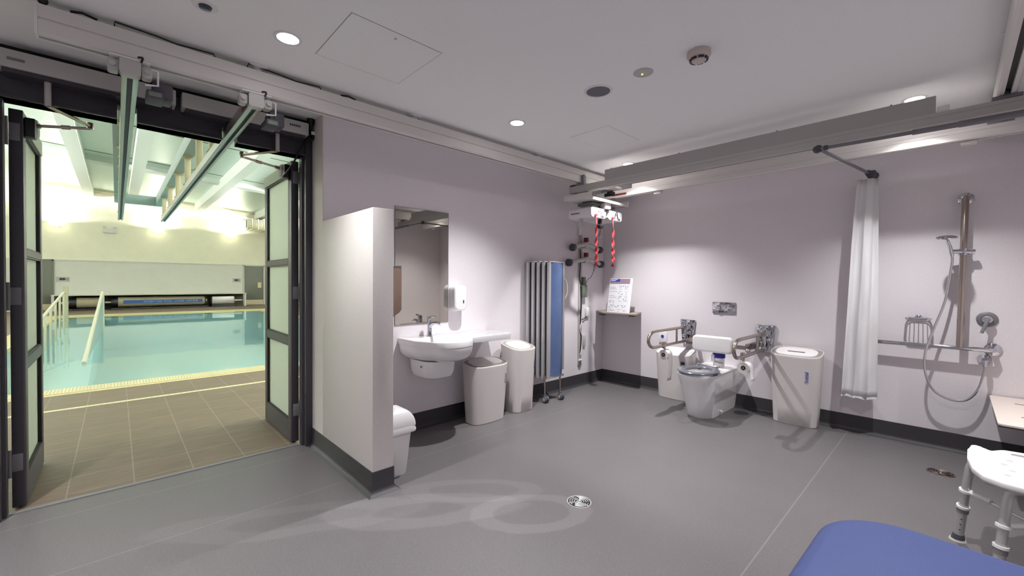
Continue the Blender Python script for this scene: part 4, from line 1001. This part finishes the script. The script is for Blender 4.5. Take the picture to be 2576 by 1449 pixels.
def droprail(x, lab, roll_y, tail):
    t = thing('drop_down_rail', lab, 'grab rail', (x, 4.5, .62), 'fold down grab rails beside the toilet')
    pts = [(x, 4.80, .825), (x, 4.5, .825), (x, 4.10, .825)]
    for i in range(1, 10):
        a = pi/2+pi*i/10; pts.append((x, 4.06+.13*cos(a), .7425+.0825*sin(a)))
    pts += [(x, 4.10, .66), (x, 4.5, .66), (x, 4.80, .66)]
    put(MB().tube(pts, .0165, 12), 'rail_loop', 'steel', t)
    put(MB().cyl((x, 4.56, .66), (x, 4.56, .825), .011, seg=12), 'strut', 'steel', t)
    p = MB(); ol = [(x-.088, .90), (x-.082, .905), (x+.082, .905), (x+.088, .90), (x+.06, .63), (x+.052, .625), (x-.052, .625), (x-.06, .63)]
    p.prism(ol, 'y', YB-.022, YB-.001, bev=.005); put(p, 'wall_plate', 'chrome', t)
    h = MB(); h.box(x-.032, x+.032, 4.76, 4.835, .79, .865, bev=.012); h.cyl((x-.05, 4.79, .835), (x+.05, 4.79, .835), .018); h.cyl((x, 4.79, .66), (x, 4.79, .88), .014); h.sph((x+.03, 4.80, .76), .025, 12); h.box(x-.024, x+.024, 4.76, 4.835, .64, .69, bev=.01); h.sph((x-.028, 4.81, .72), .02, 12); h.sph((x-.04, 4.815, .87), .018, 12)
    put(h, 'hinge_mechanism', 'chrome', t)
    # roll holder hanging from the lower rail
    k = MB(); k.box(x-.014, x+.014, roll_y+.0, roll_y+.05, .63, .70, bev=.005); k.tube([(x, roll_y+.025, .64), (x+.02, roll_y+.03, .60), (x+.03, roll_y+.06, .575)], .011, 8, smooth=5); k.cyl((x+.03, roll_y-.05, .572), (x+.03, roll_y+.075, .572), .009)
    put(k, 'roll_holder', 'steel', t)
    q = thing('toilet_roll', lab_roll[lab], 'toilet roll', (x+.03, roll_y, .52), 'toilet rolls on the fold down rails')
    c = (x+.03, roll_y-.05, .572)
    put(MB().lathe([(.02, 0), (.052, 0), (.052, .1), (.02, .1), (.02, 0)], c, (0, 1, 0), 28, caps=False), 'roll', 'paper', q)
    sh2 = MB()
    pr_ = [(x+.03+.053*cos(a), .572+.053*sin(a)) for a in [pi/2-pi/2*i/8 for i in range(9)]]+[(x+.083+.001*i+tail[1]*i*i*.001, .572-i*tail[0]/6) for i in range(1, 7)]
    sh2.loft([[(q_[0], c[1]+.002+.004*sin(i*.8), q_[1]), (q_[0], c[1]+.098+.004*sin(i*.8), q_[1])] for i, q_ in enumerate(pr_)], False, False, close=False)
    o = put(sh2, 'loose_sheet', 'paper', q); m_ = o.modifiers.new('thickness', 'SOLIDIFY'); m_.thickness = .001
    put(MB().lathe([(.0205, -.001), (.0205, .101), (.019, .101), (.019, -.001), (.0205, -.001)], c, (0, 1, 0), 20, caps=False), 'core', 'shelf', q)
lab_roll = {'fold down grab rail on the corner side of the toilet': 'toilet roll with a long loose tail on the corner side rail',
            'fold down grab rail on the shower side of the toilet': 'toilet roll with a short loose sheet on the shower side rail'}
droprail(-2.135, 'fold down grab rail on the corner side of the toilet', 4.24, (.27, -.4))
droprail(-1.325, 'fold down grab rail on the shower side of the toilet', 4.13, (.11, .3))
t = thing('wipes_tub', 'white wipes tub with a royal blue lid on the toilet deck', 'wipes tub', (-1.715, 4.63, .44))
put(MB().lathe([(.052, 0), (.055, .01), (.055, .10), (.058, .105)], (-1.715, 4.655, .441), (0, 0, 1), 28), 'tub', 'white', t)
put(MB().lathe([(.06, .10), (.062, .105), (.062, .145), (.055, .155), (.03, .158)], (-1.715, 4.655, .441), (0, 0, 1), 28), 'lid', 'bluelid', t)
put(B(-1.772, -1.740, 4.598, 4.60, .50, .575, bev=.003), 'lid_tab', 'white', t)
text('Wipes', .034, basis((1, 0, 0), (0, 0, 1), (-1.695, 4.5975, .50)), 'ink', 'handwritten_label', t)
t = thing('call_button', 'white wall plate with a blue call button above the corner side bin', 'call button', (-2.445, YB, .63))
put(B(-2.495, -2.39, YB-.012, YB, .60, .735, bev=.004), 'plate', 'white', t); put(MB().cyl((-2.445, YB-.018, .68), (-2.445, YB-.011, .68), .018), 'button', 'bluetext', t)
put(MB().lathe([(.07, .0005), (.068, .003), (.002, .003)], (-1.49, 4.655, 0), (0, 0, 1), 24), 'floor_waste_cover', 'ink', label='small dark round waste cover on the floor beside the toilet', cat='floor waste')
def drain(cx, cy, r, lab, mat):
    t = thing('floor_drain', lab, 'floor drain', (cx, cy, 0), 'round floor drains')
    put(MB().lathe([(.001, .0005), (r*.9, .0006), (r*.9, .0012)], (cx, cy, 0), (0, 0, 1), 32), 'sump', 'black', t)
    put(MB().lathe([(r*.88, .0006), (r*.9, .004), (r*.98, .004), (r, .0008)], (cx, cy, 0), (0, 0, 1), 36, caps=False), 'rim', mat, t)
    g = MB()
    for k in (.18, .38, .56, .74): 
        for s in range(3):
            a0 = 2*pi*s/3+.2*k*5; pts = [(cx+r*k*cos(a0+i*1.75/8), cy+r*k*sin(a0+i*1.75/8), .003) for i in range(9)]
            g.tube(pts, r*.048, 6)
    for s in range(3):
        a = 2*pi*s/3; g.box(0, r*.9, -r*.05, r*.05, .001, .0035, mat=Matrix.Translation((cx, cy, 0)) @ Matrix.Rotation(a, 4, 'Z'))
    put(g, 'grate', mat, t)
drain(-1.545, 2.03, .075, 'round slotted floor drain in the middle of the open floor', 'alumatte')
drain(-.052, 4.232, .075, 'round slotted floor drain in front of the shower stool', 'steel')

# ------------------------------------------------------------------ shower
t = thing('shower_grab_rail', 'chrome shower grab rail with an upright pole joined to it', 'grab rail', (-.1, 4.8, .84))
ry = 4.778
g = MB(); g.tube([(-.585, YB-.004, .838), (-.585, ry+.012, .838), (-.57, ry, .838), (0, ry, .838), (.185, ry, .838), (.203, ry+.012, .838), (.205, YB-.004, .838)], .017, 14); put(g, 'horizontal_rail', 'chrome', t)
g = MB(); g.tube([(.03, ry, .845), (.04, ry, 1.6), (.045, ry, 1.985), (.046, ry+.012, 2.0), (.046, YB-.004, 2.005)], .021, 14); put(g, 'upright_pole', 'steel', t)
for c in ((-.585, .838), (.205, .838), (.046, 2.005)): put(MB().lathe([(.048, 0), (.047, .008), (.036, .016), (.022, .02)], (c[0], YB, c[1]), (0, -1, 0), 26), 'wall_flange', 'chrome', t)
t = thing('hand_shower', 'round chrome hand shower held on a slider with its hanging hose', 'hand shower', (-.02, 4.72, .43))
sl = MB(); sl.cyl((-.035, ry-.03, 1.592), (.085, ry-.005, 1.585), .016); sl.cyl((.04, ry, 1.56), (.04, ry, 1.61), .03); sl.cyl((.08, ry-.005, 1.585), (.098, ry, 1.584), .02); put(sl, 'slider', 'chrome', t)
hs = MB(); hs.tube([(-.02, ry-.035, 1.555), (-.03, ry-.07, 1.61), (-.045, ry-.14, 1.66), (-.05, ry-.185, 1.682)], .012, 10, smooth=5); put(hs, 'handle', 'chrome', t)
put(MB().lathe([(.055, -.012), (.06, -.004), (.055, .008), (.02, .016)], (-.05, ry-.185, 1.69), (0, -.12, 1), 28), 'shower_head', 'chrome', t)
hz = MB(); hz.tube([(-.02, ry-.035, 1.55), (-.022, ry-.03, 1.48), (-.055, ry-.02, 1.2), (-.12, ry-.045, .95), (-.158, ry-.05, .78), (-.155, ry-.045, .62), (-.11, ry-.03, .49), (-.02, ry-.02, .43), (.07, ry-.01, .44), (.13, ry, .53), (.158, ry+.005, .66), (.162, ry+.01, .72)], .0085, 8, smooth=8); put(hz, 'hose', 'alu', t)
t = thing('hose_outlet', 'chrome wall outlet elbow where the shower hose starts', 'wall outlet', (.163, YB, .72))
put(MB().lathe([(.04, 0), (.038, .012), (.022, .03), (.018, .05)], (.163, YB, .757), (0, -1, 0), 24), 'rosette', 'chrome', t); put(MB().cyl((.163, ry+.01, .76), (.163, ry+.01, .71), .014), 'elbow', 'chrome', t)
t = thing('shower_mixer', 'chrome lever shower mixer on the wall above the rail end', 'mixer', (.168, YB, 1.0))
put(MB().lathe([(.058, 0), (.057, .008), (.048, .014), (.03, .016)], (.172, YB, 1.066), (0, -1, 0), 28), 'rosette', 'grey', t)
put(MB().lathe([(.03, .012), (.027, .05), (.02, .06)], (.172, YB, 1.066), (0, -1, 0), 22), 'body', 'chrome', t)
put(MB().tube([(.172, YB-.05, 1.062), (.16, YB-.065, 1.02), (.142, YB-.08, .965)], lambda u: .013-.003*u, 10, smooth=4), 'lever', 'grey', t)
t = thing('soap_rack', 'chrome wire soap rack above the shower rail', 'soap rack', (-.205, YB, 1.04))
s = MB(); s.tube([(x, y, 1.052) for x, y in rrect(-.205, 4.79, .15, .11, .03, 4)], .006, 8, closed=True); s.tube([(x, y, 1.04) for x, y in rrect(-.205, 4.79, .14, .10, .03, 4)], .004, 8, closed=True)
for k in range(5): s.cyl((-.255+k*.025, 4.745, 1.042), (-.255+k*.025, 4.835, 1.042), .003, seg=8)
put(s, 'wire_basket', 'chrome', t)
put(MB().lathe([(.024, 0), (.022, .01), (.008, .02)], (-.205, YB, 1.055), (0, -1, 0), 20), 'wall_fixing', 'chrome', t); put(MB().cyl((-.205, YB-.012, 1.055), (-.205, 4.84, 1.05), .006), 'stem', 'chrome', t)

t = thing('curtain_rod', 'bent grey shower curtain rod running from the toilet wall to the shower side wall', 'curtain rod', (-.3, 4.2, 2.25))
zr = 2.285
g = MB(); g.tube([(-.505, YB-.003, zr), (-.672, 3.66, zr)], .012, 12); put(g, 'short_run', 'grey', t)
g = MB(); g.tube([(-.672, 3.62, zr), (0, 3.65, zr)], .012, 12); g.tube([(-.20, 3.641, zr), (.05, 3.652, zr)], .017, 12); g.tube([(0, 3.65, zr), (.675, 3.68, zr)], .02, 12); put(g, 'long_run', 'grey', t)
g = MB(); g.lathe([(.022, -.02), (.027, -.012), (.027, .012), (.022, .02)], (-.684, 3.62, zr), (.6, -.8, 0), 22); put(g, 'corner_joint', 'rubber', t)
g = MB(); g.lathe([(.016, -.012), (.018, 0), (.016, .012)], (-.637, 3.622, zr), (1, 0, 0), 16); put(g, 'collar', 'rubber', t)
put(MB().lathe([(.034, 0), (.032, .012), (.018, .022)], (-.505, YB, zr), (0, -1, 0), 22), 'wall_flange', 'rubber', t)
put(B(-.54, -.48, 4.70, 4.75, zr-.025, zr+.02, bev=.006), 'end_bracket', 'rubber', t)
t = thing('shower_curtain', 'white shower curtain gathered at the wall end of its rod', 'shower curtain', (-.56, 4.7, .33))
cu = MB(); nz, nu = 26, 60; grid = []
for i in range(nz+1):
    v = i/nz; z = 2.235-(2.235-.335)*v; row = []; amp = .016+.012*v
    wl, wr = -.598-.09*v**.8, -.462+.012*v
    for j in range(nu+1):
        u = j/nu
        x = wl+(wr-wl)*u+.006*sin(u*19+v*2)
        y = 4.70+.03*(u-.5)+amp*sin(u*9.5-1+.5*sin(v*2.2))+.006*sin(u*24+v*3)*(.3+.7*v)+.002*sin(v*34+u*9)+.003*sin(v*13-u*11)
        row.append((x, y, z+.006*sin(u*15)*(v > .9)))
    grid.append(row)
cu.loft(grid, False, False, close=False)
o = put(cu, 'curtain_cloth', 'curtain', t, ang=180); m_ = o.modifiers.new('thickness', 'SOLIDIFY'); m_.thickness = .0016
hm = MB(); hm.loft([[(x, y-.002, z+.02), (x, y-.004, z)] for x, y, z in grid[-1]], False, False, close=False); put(hm, 'bottom_hem', 'curtain', t)
rg_ = MB()
for k in range(5):
    y = 4.66+k*.03; rg_.tube([(-.525+.018*cos(a), y, zr-.006+.022*sin(a)) for a in [2*pi*i/14 for i in range(14)]], .003, 6, closed=True)
put(rg_, 'curtain_rings', 'rubber', t)

t = thing('fold_down_seat', 'cream fold down shower seat with a slot, fixed to the shower side wall', 'shower seat', (.45, 4.35, .47))
p = MB(); p.prism(rrect(.435, 4.36, .49, .955, .025, 4), 'z', .478, .493, bev=.004); put(p, 'seat_panel', 'seatcream', t)
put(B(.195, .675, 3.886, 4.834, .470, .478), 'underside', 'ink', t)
for y in (4.16, 4.60): put(B(.30, .36, y-.006, y+.006, .4928, .4942, bev=.0004, mat=None), 'drain_slot', 'ink', t)
for y in (4.05, 4.68):
    put(MB().box(.44, .48, y-.02, y+.02, 0, .47, bev=.004), 'support_leg', 'rubber', t); put(B(.40, .52, y-.035, y+.035, .44, .47), 'hinge_block', 'rubber', t)
put(B(.655, .68, 3.95, 4.77, .44, .5), 'wall_hinge', 'steel', t)

# ------------------------------------------------------------------ shower stool
t = thing('shower_stool', 'white plastic shower stool with grey adjustable tubular legs', 'stool', (.30, 3.02, 0))
ol = []
sx0, sx1, sy0, sy1 = .075, .475, 2.72, 3.27
# far edge with a notch at its corner, bulging long edges
ol = [(.085, 3.275), (.108, 3.262), (.112, 3.225), (.126, 3.205), (.145, 3.205), (.158, 3.225), (.162, 3.262), (.182, 3.282), (.28, 3.30), (.385, 3.28), (.402, 3.26), (.408, 3.232), (.425, 3.222), (.44, 3.235), (.448, 3.265), (.475, 3.275), (.492, 3.26), (.505, 3.15), (.508, 3.0), (.495, 2.86), (.465, 2.775), (.41, 2.735), (.28, 2.715), (.15, 2.735), (.095, 2.775), (.065, 2.86), (.052, 3.0), (.055, 3.15), (.068, 3.26)]
p = MB(); p.prism(ol, 'z', .462, .492, bev=.009, seg=3); put(p, 'seat', 'white', t)
p = MB(); p.tube([(x, y, .487) for x, y in [(.20, 3.24), (.38, 3.24), (.405, 3.215), (.38, 3.19), (.20, 3.19), (.175, 3.215)]], .008, 8, closed=True, smooth=4); put(p, 'handle_rim', 'white', t)
put(MB().prism(rrect(.29, 3.215, .18, .042, .02, 5), 'z', .4915, .4925), 'handle_slot_shade', 'bingrey', t)  # grey patch painted as the shade in the slot; no hole is cut
p = MB()
for i in range(4):
    for j in range(4): p.cyl((.17+.07*i+(.02 if j % 2 else 0), 2.85+.08*j, .4915), (.17+.07*i+(.02 if j % 2 else 0), 2.85+.08*j, .4925), .012, .012, 12)
put(p, 'drain_holes', 'lightgrey', t)
put(B(.10, .46, 2.80, 3.20, .444, .463, bev=.006), 'underframe', 'lightgrey', t)
feet = {}
for (fx_, fy, tx_, ty) in ((.028, 3.18, .062, 3.11), (.138, 2.775, .168, 2.80), (.53, 3.18, .495, 3.11), (.45, 2.775, .42, 2.80)):
    inn = 1 if fx_ < .3 else -1
    top = Vector((tx_, ty, .40)); ft = Vector((fx_, fy, 0))
    pt = lambda z: ft.lerp(top, z/.40)
    lg = put(MB().tube([pt(.20), pt(.36), Vector((tx_+inn*.006, ty, .425)), Vector((tx_+inn*.03, ty, .447)), Vector((tx_+inn*.09, ty, .453))], .0172, 12, smooth=5), 'leg', 'alumatte', t)
    put(MB().tube([pt(.035), pt(.21)], .0192, 12), 'leg_extension', 'alumatte', lg)
    for z in (.285, .195): put(MB().cyl(pt(z-.006), pt(z+.006), .0255, seg=18), 'collar', 'white', lg)
    put(MB().cyl(pt(.165), pt(.192), .0232, seg=18), 'adjuster', 'grey', lg)
    d = MB()
    for z in (.07, .10, .13): d.sph(pt(z)+Vector((0, -.0182, 0)), .0035, 8)
    put(d, 'peg_holes', 'ink', lg)
    q = MB(); q.cyl(pt(.008), pt(.04), .027, .021, seg=18); put(q, 'rubber_foot', 'rubber', lg)
    put(MB().cyl((ft.x, ft.y, .001), (ft.x, ft.y, .010), .034, .030, seg=20), 'foot_pad', 'lightgrey', lg)
    feet[(fx_, fy)] = pt(.285)
k = list(feet.values())
for a, b_ in ((0, 3), (1, 2)): 
    put(MB().tube([k[a], k[a].lerp(k[b_], .5)+Vector((0, 0, .012*(1 if a else -1))), k[b_]], .0075, 10), 'cross_brace', 'alumatte', t)
    put(MB().tube([k[a].lerp(k[b_], .04), k[a].lerp(k[b_], .22)], .012, 10), 'brace_grip', 'white', t)

# ------------------------------------------------------------------ blue couch in the foreground
t = thing('changing_couch', 'blue vinyl changing couch with rounded corners', 'couch', (.06, .75, 0))
R_ = Matrix.Translation((.024, .7515, 0)) @ Matrix.Rotation(radians(-2), 4, 'Z')
def rot2(ol): return [tuple((R_ @ Vector((x, y, 0)))[:2]) for x, y in ol]
rg = []
for i in range(15):
    a = -pi/2+pi*i/14 if i < 15 else 0
    d = .04*(1-cos(a)); z = .56+.04*sin(a)
    rg.append([(x, y, z) for x, y in rot2(rrect(0, 0, .66-2*d, 1.98-2*d, .2-d*.6, 12))])
put(MB().loft(rg), 'mattress', 'blue', t)
p = MB(); p.prism(rot2(rrect(0, 0, .58, 1.86, .10, 6)), 'z', .47, .522); put(p, 'base_tray', 'lightgrey', t)
for sx in (-1, 1):
    for sy in (-1, 1):
        a = R_ @ Vector((sx*.22, sy*.72, 0)); lg = put(MB().cyl((a.x, a.y, .10), (a.x, a.y, .47), .02), 'leg', 'alumatte', t)
        put(MB().lathe([(.012, -.014), (.046, -.014), (.05, 0), (.046, .014), (.012, .014)], (a.x, a.y, .05), (1, .1, 0), 22), 'caster_wheel', 'rubber', lg); put(B(a.x-.02, a.x+.02, a.y-.012, a.y+.012, .05, .11, bev=.004), 'caster_fork', 'grey', lg)
for sx in (-1, 1):
    a, b_ = R_ @ Vector((sx*.22, -.72, .2)), R_ @ Vector((sx*.22, .72, .2)); put(MB().cyl(a, b_, .014), 'side_bar', 'alumatte', t)

# ------------------------------------------------------------------ camera, world, colour
f, yaw, pitch, roll = 1053.39, -0.813776, -0.0143348, 0.0063760
cy, sy = cos(yaw), sin(yaw)
fw_ = Vector((sy*cos(pitch), cy*cos(pitch), sin(pitch))); r0 = Vector((cy, -sy, 0)); u0 = r0.cross(fw_)
rv = cos(roll)*r0+sin(roll)*u0; uv = -sin(roll)*r0+cos(roll)*u0
cam = bpy.data.cameras.new('camera'); co = bpy.data.objects.new('camera', cam); C.objects.link(co)
mw = Matrix((rv, uv, -fw_)).transposed().to_4x4(); mw.translation = (0, 0, 1.33); co.matrix_world = mw
cam.sensor_fit = 'HORIZONTAL'; cam.sensor_width = 36; cam.lens = 36*f/2576; cam.clip_start = .02; cam.clip_end = 100
S.camera = co
w = bpy.data.worlds.new('world'); S.world = w; w.use_nodes = True
w.node_tree.nodes['Background'].inputs[0].default_value = (.0, .0, .0, 1)
S.view_settings.view_transform = 'Standard'; S.view_settings.look = 'None'; S.view_settings.gamma = 1; S.view_settings.exposure = 0.31
S.view_settings.use_curve_mapping = False
S.cycles.use_adaptive_sampling = True; S.cycles.adaptive_threshold = .04; S.cycles.adaptive_min_samples = 12
S.cycles.max_bounces = 6; S.cycles.diffuse_bounces = 4; S.cycles.glossy_bounces = 3; S.cycles.transmission_bounces = 3; S.cycles.transparent_max_bounces = 6
S.cycles.caustics_reflective = False; S.cycles.caustics_refractive = False
M['poollamp'].cycles.emission_sampling = 'NONE'; M['led'].cycles.emission_sampling = 'NONE'
S.cycles.sample_clamp_indirect = 6
